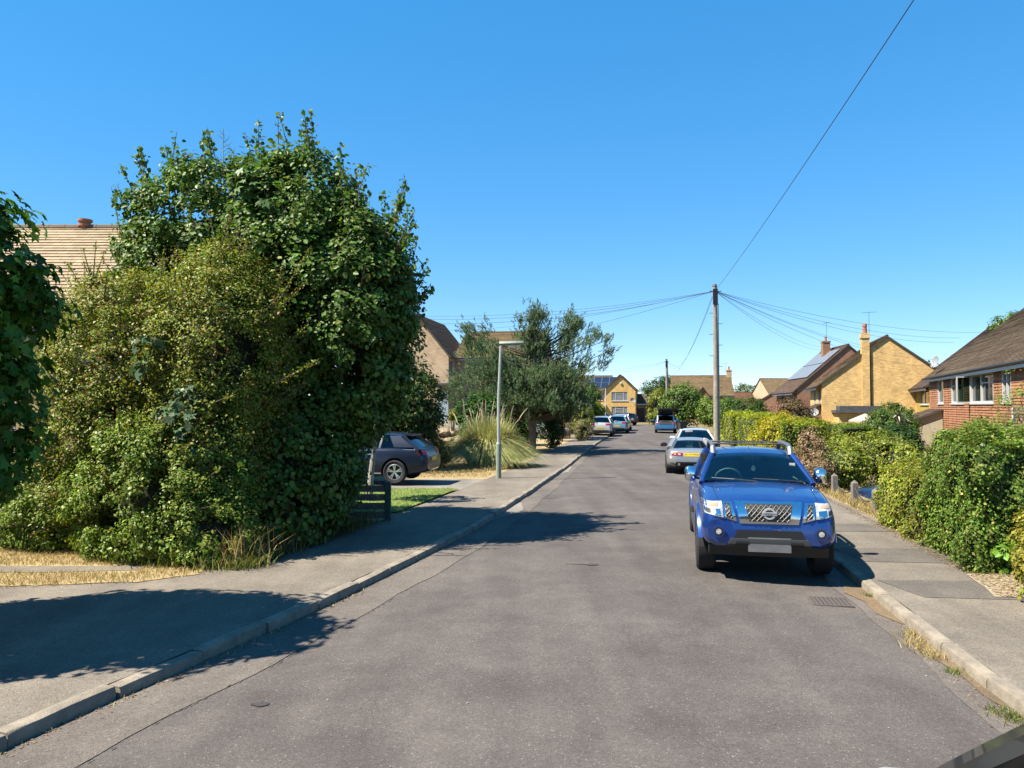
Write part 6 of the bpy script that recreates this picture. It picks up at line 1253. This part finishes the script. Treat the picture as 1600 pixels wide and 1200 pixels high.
# parasol, trellis and yucca in the lower garden
pp = at(1352, 660, 47); pz = -.9; pa = empty('parasol', (pp.x, 47, pz), 0, 'open beige parasol below the yellow gable wall', 'parasol'); ptop = at(1352, 646, 47).z - pz
MB().tube([(0, 0, 0), (0, 0, ptop)], .025, 8).build('pole', M_WOODG, pa); mb = MB(); n = 8; rr_ = .95
apex = (0, 0, ptop); pts = [(rr_ * math.cos(2 * math.pi * k / n + .2), rr_ * math.sin(2 * math.pi * k / n + .2), ptop - .42) for k in range(n)]
for k in range(n): mb.face([apex, pts[k], pts[(k + 1) % n]]); mb.face([pts[k], (pts[k][0], pts[k][1], pts[k][2] - .1), (pts[(k + 1) % n][0], pts[(k + 1) % n][1], pts[(k + 1) % n][2] - .1), pts[(k + 1) % n]])
mb.build('canopy', mat('canvas_beige', (.62, .53, .40), .9), pa)
def trellis(label, O_, ang, w, h, m, step=.12):
    t = empty('trellis', O_, ang, label, 'trellis'); mb = MB().box(0, w, -.02, .02, 0, .04).box(0, w, -.02, .02, h - .04, h).box(0, .04, -.02, .02, .041, h - .041).box(w - .04, w, -.02, .02, .041, h - .041); mb.build('frame', m, t)
    k = -h
    while k < w:
        for sg in (0, 1):
            pts = [(k + tt, tt) for tt in np.linspace(0, h, 30) if .02 < k + tt < w - .02]
            if len(pts) > 1: (x0, z0), (x1, z1) = pts[0], pts[-1]; (z0, z1) = (z0, z1) if not sg else (h - z0, h - z1); MB().bar((x0, .004 - sg * .01, z0), (x1, .004 - sg * .01, z1), .008, .02).build('slat', m, t)
        k += step
p = at(1352, 672, 44); trellis('grey lattice trellis panel below the parasol', (p.x - .2, 44, at(1352, 674, 44).z), 0, 1.1, .62, mat('trellis_grey', (.36, .33, .34), .8), .14)
p = at(1583, 700, 20.5); trellis('white lattice trellis beside the tile hung house', (p.x, 20.5, at(1583, 692, 20.5).z), .3, .9, .95, M_WHITE, .14)
yb = at(1404, 672, 30); yu = empty('yucca', (yb.x, 30, -.9), 0, 'spiky yucca with dead white leaves in the lower garden', 'plant'); rngy = np.random.default_rng(93); yz = at(1404, 650, 30).z + .9
MB().tube([(0, 0, 0), (.05, 0, yz * .5), (0, 0, yz)], [.09, .07, .06], 8).build('stem', M_BARK, yu)
for k in range(34):
    a = rngy.uniform(0, 6.28); e = rngy.uniform(-.7, 1.3); l = rngy.uniform(.35, .6); d = Vector((math.cos(a) * math.cos(e), math.sin(a) * math.cos(e), math.sin(e))); s = Vector((-math.sin(a), math.cos(a), 0)) * .03; c0 = Vector((0, 0, yz)); mb = MB(); mb.face([c0 - s * .6, c0 + s * .6, c0 + d * l * .5 + s, c0 + d * l * .5 - s]); mb.face([c0 + d * l * .5 - s, c0 + d * l * .5 + s, c0 + d * l + Vector((0, 0, -.12))]); mb.build('leaf', mat('yucca_dead', (.60, .53, .42), .8) if e < .2 else mat('yucca_green', (.16, .22, .10), .6), yu)
